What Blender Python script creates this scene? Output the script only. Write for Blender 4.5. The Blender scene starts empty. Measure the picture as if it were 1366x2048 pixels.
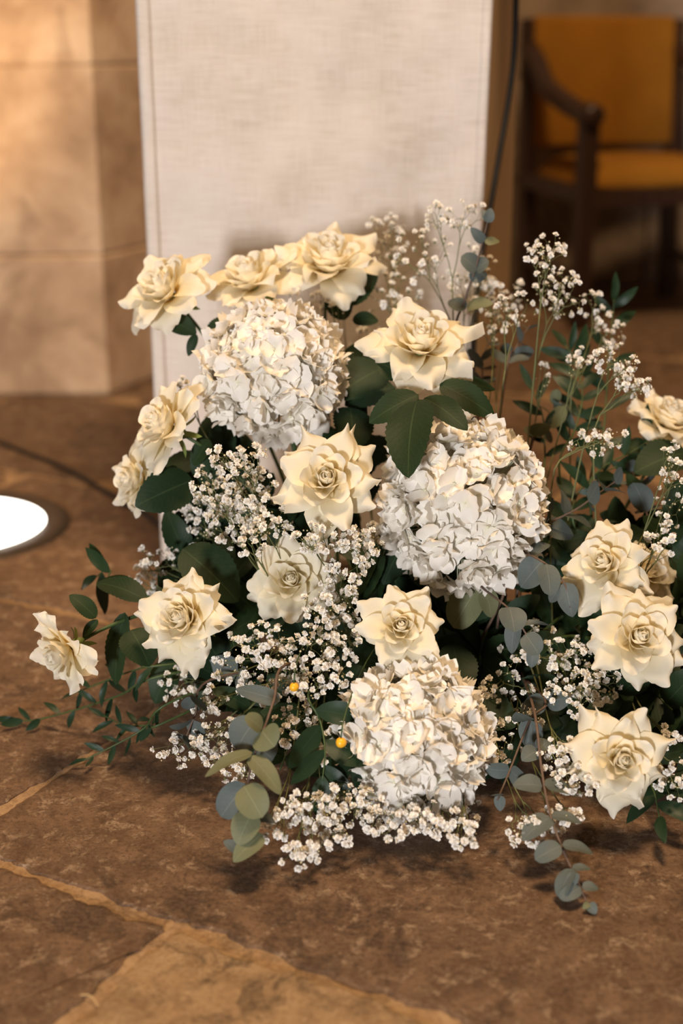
import bpy, math, random
from mathutils import Vector as V, Matrix, Quaternion, noise

random.seed(7)
C = bpy.context.scene.collection
S = bpy.context.scene

# ------------------------------------------------------------------ camera, world, lights, exposure
PITCH = math.radians(18.5); FPX = 2844.0; CAMZ = 0.81
cam_d = bpy.data.cameras.new('camera'); cam = bpy.data.objects.new('camera', cam_d); C.objects.link(cam)
cam.location = (0, 0, CAMZ); cam.rotation_euler = (math.pi/2 - PITCH, 0, 0)
cam_d.sensor_fit = 'VERTICAL'; cam_d.sensor_height = 36.0; cam_d.lens = 36.0*FPX/2048.0
cam_d.clip_start = 0.02
cam_d.dof.use_dof = True; cam_d.dof.focus_distance = 1.56; cam_d.dof.aperture_fstop = 2.4
S.camera = cam

w = bpy.data.worlds.new('world'); S.world = w; w.use_nodes = True
w.node_tree.nodes['Background'].inputs[0].default_value = (1.0, 0.60, 0.32, 1)
w.node_tree.nodes['Background'].inputs[1].default_value = 0.10

def lamp(name, kind, loc, target, energy, color, **kw):
    d = bpy.data.lights.new(name, kind); o = bpy.data.objects.new(name, d); C.objects.link(o)
    o.location = loc; o.rotation_euler = (V(target)-V(loc)).to_track_quat('-Z', 'Y').to_euler()
    d.energy = energy; d.color = color
    for k, v in kw.items(): setattr(d, k, v)
    return o
# a warm lamp hanging high in the nave; daylight from the open door far behind the photographer (cool, nearly level, clear shadows on the cloth)
lamp('nave_lamp_offscreen', 'AREA', (0.25, 1.35, 4.6), (0.0, 1.9, 0.0), 225, (1.0, 0.68, 0.39), shape='DISK', size=1.0)
lamp('door_daylight_offscreen', 'AREA', (-1.62, -4.1, 0.95), (0.0, 1.8, 0.42), 340, (0.95, 0.94, 0.97), shape='RECTANGLE', size=0.45, size_y=0.7)

S.view_settings.view_transform = 'Standard'; S.view_settings.look = 'None'
S.view_settings.exposure = 0.0; S.view_settings.gamma = 1.0; S.view_settings.use_curve_mapping = False

CP, SP = math.cos(PITCH), math.sin(PITCH)
FWD = V((0, CP, -SP)); UP = V((0, SP, CP)); RT = V((1, 0, 0)); CAM = V((0, 0, CAMZ))
def at(px, py, d):                                  # a point of the place: picture position and distance
    return CAM + d*(FWD + RT*((px-683)/FPX) + UP*((1024-py)/FPX))
def fl(px, py, z=0.0):                              # point on the floor
    dr = FWD + RT*((px-683)/FPX) + UP*((1024-py)/FPX)
    return CAM + dr*((CAMZ-z)/-dr.z)
def at_y(px, py, Y):
    dr = FWD + RT*((px-683)/FPX) + UP*((1024-py)/FPX)
    return CAM + dr*(Y/dr.y)

# ------------------------------------------------------------------ materials
class NT:
    def __init__(s, name):
        s.m = bpy.data.materials.new(name); s.m.use_nodes = True; s.t = s.m.node_tree; s.n = s.t.nodes; s.n.clear()
        s.out = s.n.new('ShaderNodeOutputMaterial')
    def new(s, t, **kw):
        x = s.n.new(t)
        for k, v in kw.items(): setattr(x, k, v)
        return x
    def link(s, a, b): s.t.links.new(a, b)
    def bsdf(s, rough=0.5, spec=0.5, metallic=0.0):
        b = s.new('ShaderNodeBsdfPrincipled'); b.inputs['Roughness'].default_value = rough
        b.inputs['Specular IOR Level'].default_value = spec; b.inputs['Metallic'].default_value = metallic
        s.link(b.outputs[0], s.out.inputs[0]); return b
    def ramp(s, fac, stops, interp='LINEAR'):
        r = s.new('ShaderNodeValToRGB'); r.color_ramp.interpolation = interp
        e = r.color_ramp.elements
        while len(e) < len(stops): e.new(0.5)
        for i, (p, c) in enumerate(stops): e[i].position = p; e[i].color = (c[0], c[1], c[2], 1)
        s.link(fac, r.inputs[0]); return r.outputs[0]
    def noise(s, scale, detail=4, rough=0.55, vec=None, dist=0.0):
        n = s.new('ShaderNodeTexNoise'); n.inputs['Scale'].default_value = scale; n.inputs['Detail'].default_value = detail
        n.inputs['Roughness'].default_value = rough; n.inputs['Distortion'].default_value = dist
        if vec is not None: s.link(vec, n.inputs['Vector'])
        return n.outputs[0]
    def mix(s, fac, a, b, blend='MIX'):
        m = s.new('ShaderNodeMix', data_type='RGBA', blend_type=blend)
        for val, inp in ((fac, m.inputs[0]), (a, m.inputs[6]), (b, m.inputs[7])):
            if isinstance(val, (int, float)): inp.default_value = val
            elif isinstance(val, tuple): inp.default_value = (val[0], val[1], val[2], 1)
            else: s.link(val, inp)
        return m.outputs[2]
    def math(s, op, a, b=None):
        m = s.new('ShaderNodeMath', operation=op)
        for val, inp in ((a, m.inputs[0]), (b, m.inputs[1])):
            if val is None: continue
            if isinstance(val, (int, float)): inp.default_value = val
            else: s.link(val, inp)
        return m.outputs[0]
    def bump(s, b, h, strength=0.3, dist=0.002):
        x = s.new('ShaderNodeBump'); x.inputs['Strength'].default_value = strength; x.inputs['Distance'].default_value = dist
        s.link(h, x.inputs['Height']); s.link(x.outputs[0], b.inputs['Normal'])
    def geo(s): return s.new('ShaderNodeNewGeometry').outputs['Position']
    def objrand(s): return s.new('ShaderNodeObjectInfo').outputs['Random']
    def uv(s):
        u = s.new('ShaderNodeTexCoord'); sp = s.new('ShaderNodeSeparateXYZ'); s.link(u.outputs['UV'], sp.inputs[0])
        return u.outputs['UV'], sp.outputs[0], sp.outputs[1]
    def translucent(s, b, col, fac):
        t = s.new('ShaderNodeBsdfTranslucent'); mx = s.new('ShaderNodeMixShader'); mx.inputs[0].default_value = fac
        if isinstance(col, tuple): t.inputs[0].default_value = (*col, 1)
        else: s.link(col, t.inputs[0])
        s.link(b.outputs[0], mx.inputs[1]); s.link(t.outputs[0], mx.inputs[2]); s.link(mx.outputs[0], s.out.inputs[0])

def mat_simple(name, col, rough=0.5, spec=0.4, var=0.15, scale=30, metallic=0.0):
    k = NT(name); b = k.bsdf(rough, spec, metallic)
    n = k.noise(scale)
    c = k.ramp(n, [(0.3, tuple(x*(1-var) for x in col)), (0.7, tuple(min(1, x*(1+var)) for x in col))])
    k.link(c, b.inputs['Base Color']); return k.m

def mat_petal(name, base, body, edge, tr=0.28):
    k = NT(name); b = k.bsdf(0.55, 0.25); uvv, u, v = k.uv()
    c = k.ramp(v, [(0.0, base), (0.42, body), (1.0, edge)])
    n = k.noise(60, 3, 0.6)
    c = k.mix(k.math('MULTIPLY', n, 0.10), c, (0.80, 0.66, 0.36))
    c = k.mix(k.math('MULTIPLY', k.objrand(), 0.15), c, (0.93, 0.86, 0.66))
    k.link(c, b.inputs['Base Color'])
    wv = k.new('ShaderNodeTexWave'); wv.inputs['Scale'].default_value = 9; wv.inputs['Distortion'].default_value = 1.5; wv.bands_direction = 'X'
    k.link(uvv, wv.inputs['Vector']); k.bump(b, wv.outputs['Fac'], 0.10, 0.001)
    k.translucent(b, c, tr); return k.m
ROSE = mat_petal('rose_petal', (0.86, 0.67, 0.25), (0.90, 0.83, 0.62), (0.93, 0.89, 0.77), 0.44)
HYD = mat_petal('hydrangea_petal', (0.84, 0.82, 0.66), (0.90, 0.875, 0.82), (0.91, 0.88, 0.82), 0.32)
GYP = mat_petal('baby_breath_petal', (0.78, 0.76, 0.62), (0.86, 0.83, 0.77), (0.88, 0.86, 0.82), 0.2)

def mat_leaf(name, dark, light, vein, rough=0.42, spec=0.5, veins=11, tr=0.08, bloom=None, veinw=0.05):
    k = NT(name); b = k.bsdf(rough, spec); uvv, u, v = k.uv()
    n = k.noise(55, 4, 0.6)
    c = k.ramp(n, [(0.3, dark), (0.75, light)])
    c = k.mix(k.math('MULTIPLY', k.objrand(), 0.5), c, light)
    if bloom is not None:
        c = k.mix(k.ramp(k.noise(220, 5, 0.7), [(0.45, (0, 0, 0)), (0.75, (0.6, 0.6, 0.6))]), c, bloom)
    au = k.math('ABSOLUTE', k.math('SUBTRACT', u, 0.5))
    mid = k.math('LESS_THAN', au, veinw*0.35)
    s = k.math('SUBTRACT', v, k.math('MULTIPLY', au, 0.55))
    fr = k.math('ABSOLUTE', k.math('SUBTRACT', k.math('FRACT', k.math('MULTIPLY', s, veins)), 0.5))
    side = k.math('MULTIPLY', k.math('LESS_THAN', fr, veinw*0.6), 0.25)
    vm = k.math('MAXIMUM', k.math('MULTIPLY', mid, 0.8), side)
    c = k.mix(vm, c, vein)
    k.link(c, b.inputs['Base Color'])
    h = k.math('ADD', k.math('MULTIPLY', fr, 1.0), k.math('MULTIPLY', n, 0.6))
    k.bump(b, h, 0.14, 0.0010)
    k.translucent(b, c, tr); return k.m
LEAF = mat_leaf('rose_leaf', (0.007, 0.018, 0.007), (0.019, 0.036, 0.011), (0.034, 0.055, 0.020), rough=0.55, spec=0.16, tr=0.05)
HLEAF = mat_leaf('hydrangea_leaf', (0.007, 0.019, 0.009), (0.018, 0.036, 0.015), (0.030, 0.052, 0.022), veins=8, rough=0.55, spec=0.16, tr=0.05)
SALAL = mat_leaf('dark_leaf', (0.007, 0.018, 0.007), (0.018, 0.035, 0.012), (0.028, 0.046, 0.018), rough=0.5, spec=0.15, tr=0.04)
RUSC = mat_leaf('ruscus_leaf', (0.006, 0.019, 0.009), (0.016, 0.037, 0.015), (0.022, 0.046, 0.020), rough=0.45, spec=0.25, tr=0.05, veins=3, veinw=0.03)
EUC = mat_leaf('eucalyptus_leaf', (0.054, 0.073, 0.068), (0.095, 0.114, 0.100), (0.17, 0.18, 0.155), rough=0.6, spec=0.3, veins=6, bloom=(0.155, 0.17, 0.168), veinw=0.03)
EUCO = mat_leaf('eucalyptus_leaf_olive', (0.085, 0.095, 0.042), (0.145, 0.15, 0.075), (0.21, 0.22, 0.13), rough=0.6, spec=0.3, veins=6, bloom=(0.19, 0.20, 0.125), veinw=0.03)
STEM = mat_simple('green_stem', (0.045, 0.075, 0.022), 0.5, 0.4)
GSTEM = mat_simple('baby_breath_stem', (0.13, 0.14, 0.055), 0.6, 0.3)
ESTEM = mat_simple('eucalyptus_stem', (0.12, 0.078, 0.055), 0.6, 0.3)
HIP = mat_simple('green_calyx', (0.13, 0.17, 0.045), 0.5, 0.4)
PED = mat_simple('pale_pedicel', (0.62, 0.60, 0.42), 0.6, 0.3)
BUD = mat_simple('baby_breath_bud', (0.62, 0.55, 0.34), 0.6, 0.3)
BERRY = mat_simple('yellow_berry', (0.85, 0.42, 0.02), 0.35, 0.5, 0.2, 90)
FOAM = mat_simple('floral_foam', (0.012, 0.03, 0.014), 0.9, 0.1, 0.3, 200)
BLACKP = mat_simple('black_plastic', (0.012, 0.011, 0.010), 0.45, 0.4)
CABLE = mat_simple('black_rubber', (0.010, 0.009, 0.008), 0.55, 0.3)
DARKMET = mat_simple('dark_bronze', (0.06, 0.045, 0.035), 0.45, 0.5, 0.2, 20, 0.6)

def mat_stone_floor(name, lo, mid, hi, fleck, stain):
    k = NT(name); b = k.bsdf(0.60, 0.18); P = k.geo()
    big = k.noise(4.5, 5, 0.6, P); sm = k.noise(26, 9, 0.76, P, 0.3); fine = k.noise(160, 6, 0.75, P)
    c = k.ramp(sm, [(0.40, lo), (0.50, mid), (0.60, hi)])
    c = k.mix(k.ramp(big, [(0.35, (0, 0, 0)), (0.7, (0.55, 0.55, 0.55))]), c, mid)
    fm = k.ramp(k.noise(38, 10, 0.80, P, 0.25), [(0.535, (0, 0, 0)), (0.60, (0.8, 0.8, 0.8))])
    c = k.mix(fm, c, fleck)
    st = k.ramp(k.noise(19, 7, 0.68, P, 0.8), [(0.50, (0, 0, 0)), (0.58, (0.85, 0.85, 0.85))])
    stm = k.math('MULTIPLY', st, k.ramp(k.noise(3.3, 2, 0.5, P), [(0.36, (0, 0, 0)), (0.56, (1, 1, 1))]))
    c = k.mix(stm, c, stain)
    c = k.mix(k.math('MULTIPLY', k.ramp(fine, [(0.42, (0, 0, 0)), (0.62, (1, 1, 1))]), 0.5), c, hi)
    dk = k.ramp(k.noise(210, 4, 0.7, P), [(0.38, (1, 1, 1)), (0.47, (0, 0, 0))])
    c = k.mix(k.math('MULTIPLY', dk, 0.65), c, lo)
    r = k.objrand(); hsv = k.new('ShaderNodeHueSaturation'); k.link(c, hsv.inputs['Color'])
    k.link(k.math('ADD', k.math('MULTIPLY', r, 0.3), 0.85), hsv.inputs['Value'])
    k.link(hsv.outputs[0], b.inputs['Base Color'])
    h = k.math('ADD', sm, k.math('MULTIPLY', fine, 0.5)); k.bump(b, h, 0.5, 0.003)
    k.link(k.ramp(sm, [(0.3, (0.42,)*3), (0.7, (0.75,)*3)]), b.inputs['Roughness'])
    return k.m
FLAG = mat_stone_floor('flagstone', (0.072, 0.041, 0.024), (0.134, 0.080, 0.048), (0.210, 0.134, 0.084), (0.37, 0.275, 0.19), (0.045, 0.028, 0.019))
FLAGL = mat_stone_floor('flagstone_pale', (0.20, 0.120, 0.060), (0.30, 0.195, 0.105), (0.38, 0.265, 0.15), (0.42, 0.30, 0.18), (0.07, 0.045, 0.028))
MORTAR = mat_stone_floor('floor_mortar', (0.17, 0.105, 0.056), (0.28, 0.18, 0.098), (0.36, 0.245, 0.14), (0.38, 0.27, 0.165), (0.12, 0.075, 0.042))

def mat_wall(name, cols, stain):
    k = NT(name); b = k.bsdf(0.85, 0.2); P = k.geo()
    n1 = k.noise(5.0, 6, 0.6, P, 0.4); n2 = k.noise(32, 7, 0.7, P)
    c = k.ramp(n1, [(0.3, cols[0]), (0.5, cols[1]), (0.7, cols[2])])
    c = k.mix(k.ramp(k.noise(7.5, 5, 0.65, P, 0.8), [(0.52, (0, 0, 0)), (0.68, (0.7, 0.7, 0.7))]), c, stain)
    c = k.mix(k.math('MULTIPLY', n2, 0.35), c, cols[2])
    r = k.objrand(); hsv = k.new('ShaderNodeHueSaturation'); k.link(c, hsv.inputs['Color'])
    k.link(k.math('ADD', k.math('MULTIPLY', r, 0.35), 0.8), hsv.inputs['Value']); k.link(hsv.outputs[0], b.inputs['Base Color'])
    k.bump(b, k.math('ADD', n1, n2), 0.6, 0.008); return k.m
WSTONE = mat_wall('pillar_stone', ((0.22, 0.125, 0.065), (0.42, 0.27, 0.155), (0.58, 0.42, 0.27)), (0.17, 0.095, 0.05))
BSTONE = mat_wall('back_wall_stone', ((0.14, 0.10, 0.07), (0.25, 0.18, 0.12), (0.36, 0.27, 0.19)), (0.10, 0.07, 0.045))

def mat_wood(name, a, bcol, rough=0.4):
    k = NT(name); b = k.bsdf(rough, 0.45); tc = k.new('ShaderNodeTexCoord'); mp = k.new('ShaderNodeMapping')
    mp.inputs['Scale'].default_value = (14, 14, 1.2); k.link(tc.outputs['Object'], mp.inputs[0])
    n = k.noise(3, 6, 0.6, mp.outputs[0], 1.0); c = k.ramp(n, [(0.3, a), (0.7, bcol)]); k.link(c, b.inputs['Base Color'])
    k.bump(b, n, 0.15, 0.001); return k.m
DWOOD = mat_wood('dark_walnut', (0.018, 0.008, 0.005), (0.040, 0.018, 0.010))
TWOOD = mat_wood('pale_oak', (0.74, 0.53, 0.30), (0.80, 0.60, 0.36), 0.55)
def mat_fabric(name, col, var):
    k = NT(name); b = k.bsdf(0.9, 0.15); tc = k.new('ShaderNodeTexCoord')
    n = k.noise(700, 2, 0.5, tc.outputs['Object']); n2 = k.noise(6, 3, 0.5, tc.outputs['Object'])
    c = k.ramp(k.math('ADD', k.math('MULTIPLY', n, 0.4), k.math('MULTIPLY', n2, 0.6)), [(0.3, tuple(x*(1-var) for x in col)), (0.7, tuple(x*(1+var) for x in col))])
    k.link(c, b.inputs['Base Color']); k.bump(b, n, 0.3, 0.001); return k.m
MUST = mat_fabric('mustard_upholstery', (0.25, 0.105, 0.010), 0.2)

def mat_linen():
    k = NT('linen'); b = k.bsdf(0.9, 0.1); tc = k.new('ShaderNodeTexCoord')
    def streak(sx, sz, sc):
        mp = k.new('ShaderNodeMapping'); mp.inputs['Scale'].default_value = (sx, 1, sz); k.link(tc.outputs['Object'], mp.inputs[0])
        return k.noise(sc, 4, 0.65, mp.outputs[0])
    hz = streak(6, 170, 3.0); vt = streak(170, 6, 3.0); bl = k.noise(7, 4, 0.55, tc.outputs['Object'])
    f = k.math('ADD', k.math('ADD', k.math('MULTIPLY', hz, 0.40), k.math('MULTIPLY', vt, 0.25)), k.math('MULTIPLY', bl, 0.35))
    c = k.ramp(f, [(0.40, (0.60, 0.515, 0.42)), (0.51, (0.735, 0.655, 0.57)), (0.62, (0.80, 0.735, 0.66))])
    k.link(c, b.inputs['Base Color'])
    k.bump(b, k.math('ADD', k.math('ADD', hz, vt), k.math('MULTIPLY', bl, 2.0)), 0.35, 0.003)
    k.translucent(b, c, 0.12); return k.m
LINEN = mat_linen()

# ------------------------------------------------------------------ builders
def link_mesh(name, vs, fs, mat, parent=None, uvs=None, smooth=True, origin=None):
    if parent is not None and parent.parent is not None: origin = parent.parent.location   # a sub-part
    me = bpy.data.meshes.new(name)
    o0 = V(origin) if origin is not None else (parent.location if parent is not None else V((0, 0, 0)))
    me.from_pydata([tuple(V(v)-o0) for v in vs], [], fs)
    if uvs is not None:
        l = me.uv_layers.new(name='UVMap')
        for lp in me.loops: l.data[lp.index].uv = uvs[lp.vertex_index]
    me.materials.append(mat)
    if smooth: me.polygons.foreach_set('use_smooth', [True]*len(me.polygons))
    ob = bpy.data.objects.new(name, me); C.objects.link(ob)
    if parent is not None: ob.parent = parent
    elif origin is not None: ob.location = origin
    return ob
def raw_mesh(name, vs, fs, mats, uvs=None, midx=None, smooth=True):
    me = bpy.data.meshes.new(name); me.from_pydata([tuple(v) for v in vs], [], fs)
    if uvs is not None:
        l = me.uv_layers.new(name='UVMap')
        for lp in me.loops: l.data[lp.index].uv = uvs[lp.vertex_index]
    for m in mats: me.materials.append(m)
    if midx is not None: me.polygons.foreach_set('material_index', midx)
    if smooth: me.polygons.foreach_set('use_smooth', [True]*len(me.polygons))
    return me
def thing(name, loc, label, cat, group=None):
    o = bpy.data.objects.new(name, None); C.objects.link(o); o.location = loc; o.empty_display_size = 0.02
    o['label'] = label; o['category'] = cat
    if group: o['group'] = group
    return o
def inst(name, me, parent, mw):                     # shared mesh, world matrix, translated parent
    o = bpy.data.objects.new(name, me); C.objects.link(o); o.parent = parent
    o.matrix_basis = Matrix.Translation(-parent.location) @ mw
    return o
def frame(z, spin=0.0, hint=None):
    z = V(z).normalized(); h = V(hint) if hint is not None else (V((0, 0, 1)) if abs(z.z) < 0.95 else V((1, 0, 0)))
    x = h.cross(z)
    if x.length < 1e-5: x = V((1, 0, 0)).cross(z)
    x.normalize(); y = z.cross(x)
    m = Matrix((x, y, z)).transposed()
    return m @ Matrix.Rotation(spin, 3, 'Z')
def tube(vs, fs, pts, radii, sides=6, cap=True):
    n0 = len(vs); k = len(pts); prev = None
    for i, p in enumerate(pts):
        t = (pts[min(i+1, k-1)] - pts[max(i-1, 0)])
        if t.length < 1e-7: t = V((0, 0, 1))
        t.normalize()
        if prev is None: a = t.orthogonal().normalized()
        else:
            a = prev - t*prev.dot(t)
            a = a.normalized() if a.length > 1e-6 else t.orthogonal().normalized()
        prev = a; b = t.cross(a); r = radii[i] if isinstance(radii, (list, tuple)) else radii
        for s in range(sides):
            an = 2*math.pi*s/sides; vs.append(p + a*(r*math.cos(an)) + b*(r*math.sin(an)))
    for i in range(k-1):
        for s in range(sides):
            s2 = (s+1) % sides; fs.append((n0+i*sides+s, n0+i*sides+s2, n0+(i+1)*sides+s2, n0+(i+1)*sides+s))
    if cap:
        fs.append(tuple(n0+s for s in reversed(range(sides)))); fs.append(tuple(n0+(k-1)*sides+s for s in range(sides)))
def bez(p0, p1, p2, p3, n=10):
    r = []
    for i in range(n+1):
        t = i/n; r.append(p0*(1-t)**3 + p1*(3*t*(1-t)**2) + p2*(3*t*t*(1-t)) + p3*t**3)
    return r
def spline(pts, n=6):                               # Catmull-Rom through the points
    P = [pts[0]*2-pts[1]] + list(pts) + [pts[-1]*2-pts[-2]]; r = []
    for i in range(1, len(P)-2):
        for j in range(n):
            t = j/n; a, b, c, d = P[i-1:i+3]
            r.append(0.5*((2*b) + (c-a)*t + (2*a-5*b+4*c-d)*t*t + (3*b-a-3*c+d)*t**3))
    r.append(P[-2].copy()); return r
def box_vf(vs, fs, lo, hi, M=None, bev=0.0):
    n = len(vs); x0, y0, z0 = lo; x1, y1, z1 = hi
    if bev <= 0:
        q = [(x0,y0,z0),(x1,y0,z0),(x1,y1,z0),(x0,y1,z0),(x0,y0,z1),(x1,y0,z1),(x1,y1,z1),(x0,y1,z1)]
        f = [(0,3,2,1),(4,5,6,7),(0,1,5,4),(1,2,6,5),(2,3,7,6),(3,0,4,7)]
    else:
        import bmesh
        bm = bmesh.new(); bmesh.ops.create_cube(bm, size=1.0)
        for v in bm.verts: v.co = V(((x0+x1)/2+v.co.x*(x1-x0), (y0+y1)/2+v.co.y*(y1-y0), (z0+z1)/2+v.co.z*(z1-z0)))
        bmesh.ops.bevel(bm, geom=bm.edges[:], offset=bev, segments=2, affect='EDGES', profile=0.5)
        bm.verts.index_update(); q = [v.co.copy() for v in bm.verts]; f = [tuple(v.index for v in fc.verts) for fc in bm.faces]; bm.free()
    for v in q:
        v = V(v); vs.append(M @ v if M is not None else v)
    for t in f: fs.append(tuple(i+n for i in t))

# ------------------------------------------------------------------ floor: flagstones in sandy mortar
floor = link_mesh('floor', [(-3, -1.2, -0.0026), (3, -1.2, -0.0026), (3, 5.1, -0.0026), (-3, 5.1, -0.0026), (-3, -1.2, -0.06), (3, -1.2, -0.06), (3, 5.1, -0.06), (-3, 5.1, -0.06)],
                  [(0, 1, 2, 3), (7, 6, 5, 4), (0, 4, 5, 1), (1, 5, 6, 2), (2, 6, 7, 3), (3, 7, 4, 0)], MORTAR, smooth=False)
floor['kind'] = 'structure'
UPL = fl(-95, 1054)                                # the uplight in the floor
TA = math.radians(-29.3); EA = V((math.cos(TA), math.sin(TA), 0)); EB = V((-math.sin(TA), math.cos(TA), 0)); TO = V((-0.16, 1.17, 0))
rows = [(-2.3, -1.75), (-1.75, -1.2), (-1.2, -0.62), (-0.62, 0.0), (0.0, 0.56), (0.56, 1.08), (1.08, 1.62), (1.62, 2.15), (2.15, 2.7), (2.7, 3.2), (3.2, 3.75), (3.75, 4.3), (4.3, 4.85)]
cuts = {3: [-2.4, -1.9, -1.45, -0.95, -0.225, 0.0, 0.62, 1.2, 1.75], 4: [-2.4, -1.75, -1.0, -0.292, 0.78, 1.4, 2.0]}
for ri, (b0, b1) in enumerate(rows):
    rr = random.Random(40+ri); cl = cuts.get(ri)
    if cl is None:
        cl = [-4.4+rr.uniform(0, .5)]
        while cl[-1] < 3.4: cl.append(cl[-1]+rr.uniform(0.55, 0.95))
    for ci in range(len(cl)-1):
        a0, a1 = cl[ci], cl[ci+1]; mid = TO + EA*((a0+a1)/2) + EB*((b0+b1)/2)
        if not (-2.9 < mid.x < 2.9 and -1.1 < mid.y < 4.85): continue
        g = 0.0045; near = (mid - V((0, 1.3, 0))).length < 1.3
        st = 0.006 if near else 0.06
        top = []
        cor = [(a0+g, b0+g), (a1-g, b0+g), (a1-g, b1-g), (a0+g, b1-g)]
        for q in range(4):
            p, p2 = cor[q], cor[(q+1) % 4]; L = math.hypot(p2[0]-p[0], p2[1]-p[1]); n = max(3, int(L/st))
            for i in range(n):
                t = i/n; a = p[0]+(p2[0]-p[0])*t; b = p[1]+(p2[1]-p[1])*t
                cr = min(t, 1-t)*L; fd = min(1.0, cr/0.035)
                if cr < 0.0055: continue
                amp = 0.011 if near else 0.004
                nz = fd*amp*(0.7*noise.noise(V((a*8+ri, b*8+ci, 1.0))) + 0.5*noise.noise(V((a*34, b*34, 2.0+ri))) + 0.4*noise.noise(V((a*95, b*95, 5.0+ri))) - 0.30)
                ca, cb = (a0+a1)/2, (b0+b1)/2
                if q in (0, 2): b += nz*(1 if b > cb else -1)
                else: a += nz*(1 if a > ca else -1)
                top.append((max(a0+.001, min(a1-.001, a)), max(b0+.001, min(b1-.001, b))))
        dz = rr.uniform(-0.0005, 0.0005); m = len(top); vs = []; fs = []
        for (a, b) in top: vs.append(TO+EA*a+EB*b+V((0, 0, -0.012)))
        for (a, b) in top: vs.append(TO+EA*a+EB*b+V((0, 0, -0.0016+dz)))
        ca, cb = (a0+a1)/2, (b0+b1)/2
        for (a, b) in top:
            da, db = ca-a, cb-b; l = math.hypot(da, db); vs.append(TO+EA*(a+da/l*0.006)+EB*(b+db/l*0.006)+V((0, 0, dz)))
        for i in range(m):
            j = (i+1) % m; fs.append((i, j, m+j, m+i)); fs.append((m+i, m+j, 2*m+j, 2*m+i))
        vs.append(TO+EA*ca+EB*cb+V((0, 0, dz)))
        for i in range(m): fs.append((2*m+i, 2*m+(i+1) % m, 3*m))
        if min(v.y for v in vs) > 4.85: continue
        pale = (ri == 3 and -0.01 < a0 < 0.01)
        link_mesh('flagstone', vs, fs, FLAGL if pale else FLAG, floor, smooth=False)

# ------------------------------------------------------------------ stone pillar on the left (octagonal courses), back wall
wl = bpy.data.objects.new('wall_left', None); C.objects.link(wl); wl['kind'] = 'structure'; wl.location = (-0.9, 3.3, 0)
prof = [(-2.6, 3.28), (-0.553, 3.30), (-0.44, 3.54), (-0.44, 4.25), (-2.6, 4.25)]
for bi, (z0, z1, mt) in enumerate([(0.0, 0.33, WSTONE), (0.33, 0.75, WSTONE), (0.75, 1.16, WSTONE), (1.16, 1.6, WSTONE), (1.6, 2.0, WSTONE), (2.0, 2.45, WSTONE)]):
    split = [-1.35, -1.05, -1.5, -1.1, -1.4, -1.0][bi]
    for pi, pr in enumerate(([(split+0.003, 3.28), *prof[1:4], (split+0.003, 4.25)], [(-2.6, 3.28), (split-0.003, 3.28), (split-0.003, 4.25), (-2.6, 4.25)])):
        jit = 0.012*(random.random()-0.5)
        vs = []; fs = []; n = len(pr); e = 0.007
        cx = sum(p[0] for p in pr)/n; cy = sum(p[1] for p in pr)/n
        for (zz, ins) in ((z0, e), (z0+e, 0), (z1-e, 0), (z1, e)):
            for (x, y) in pr:
                d = V((cx-x, cy-y, 0)).normalized()*ins; vs.append(V((x+d.x, y+d.y+(jit if y < 3.6 else 0), zz)))
        for l in range(3):
            for i in range(n):
                j = (i+1) % n; fs.append((l*n+i, l*n+j, (l+1)*n+j, (l+1)*n+i))
        fs.append(tuple(reversed(range(n)))); fs.append(tuple(range(3*n, 4*n)))
        link_mesh('stone_block', vs, fs, mt, wl, smooth=False)
wb = link_mesh('wall_back', *(lambda vs=[], fs=[]: (box_vf(vs, fs, (-3, 4.90, 0), (3, 5.1, 2.6)), (vs, fs))[1])(), MORTAR, smooth=False)
wb['kind'] = 'structure'
z = 0.0; row = 0
for hgt in (0.36, 0.33, 0.38, 0.34, 0.36, 0.38, 0.40):
    rr = random.Random(90+row); x = -0.6-rr.uniform(0, 0.4)
    while x < 2.9:
        ln = rr.uniform(0.45, 0.8); vs = []; fs = []
        box_vf(vs, fs, (x+0.005, 4.87-rr.uniform(0, .012), z+0.005), (min(x+ln, 2.98)-0.005, 4.91, z+hgt-0.005))
        link_mesh('stone_block', vs, fs, BSTONE, wb, smooth=False); x += ln
    z += hgt; row += 1

# ------------------------------------------------------------------ in-floor uplight
def ring(vs, fs, c, prof, n=48):
    n0 = len(vs)
    for (r, z) in prof:
        for i in range(n): a = 2*math.pi*i/n; vs.append(V((c.x+r*math.cos(a), c.y+r*math.sin(a), z)))
    for l in range(len(prof)-1):
        for i in range(n): j = (i+1) % n; fs.append((n0+l*n+i, n0+l*n+j, n0+(l+1)*n+j, n0+(l+1)*n+i))
up = thing('floor_uplight', (UPL.x, UPL.y, 0), 'round glowing white uplight with dark rim sunk in the stone floor', 'light')
vs, fs = [], []; ring(vs, fs, UPL, [(0.158, 0.0005), (0.160, 0.004), (0.198, 0.0045), (0.203, 0.0005)])
link_mesh('trim_ring', vs, fs, DARKMET, up)
vs, fs = [], []; ring(vs, fs, UPL, [(0.161, 0.003), (0.15, 0.0065), (0.09, 0.009), (0.01, 0.010)]); fs.append(tuple(range(3*48, 4*48)))
k = NT('lit_glass'); em = k.new('ShaderNodeEmission'); em.inputs[0].default_value = (1, 0.93, 0.82, 1); em.inputs[1].default_value = 6.0; k.link(em.outputs[0], k.out.inputs[0])
link_mesh('glass_lens', vs, fs, k.m, up)
lamp('floor_uplight_beam_offscreen', 'SPOT', (UPL.x, UPL.y, 0.03), (UPL.x-0.48, UPL.y+0.88, 0.98), 170, (1.0, 0.70, 0.40), spot_size=math.radians(66), spot_blend=1.0, shadow_soft_size=0.10)

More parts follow.
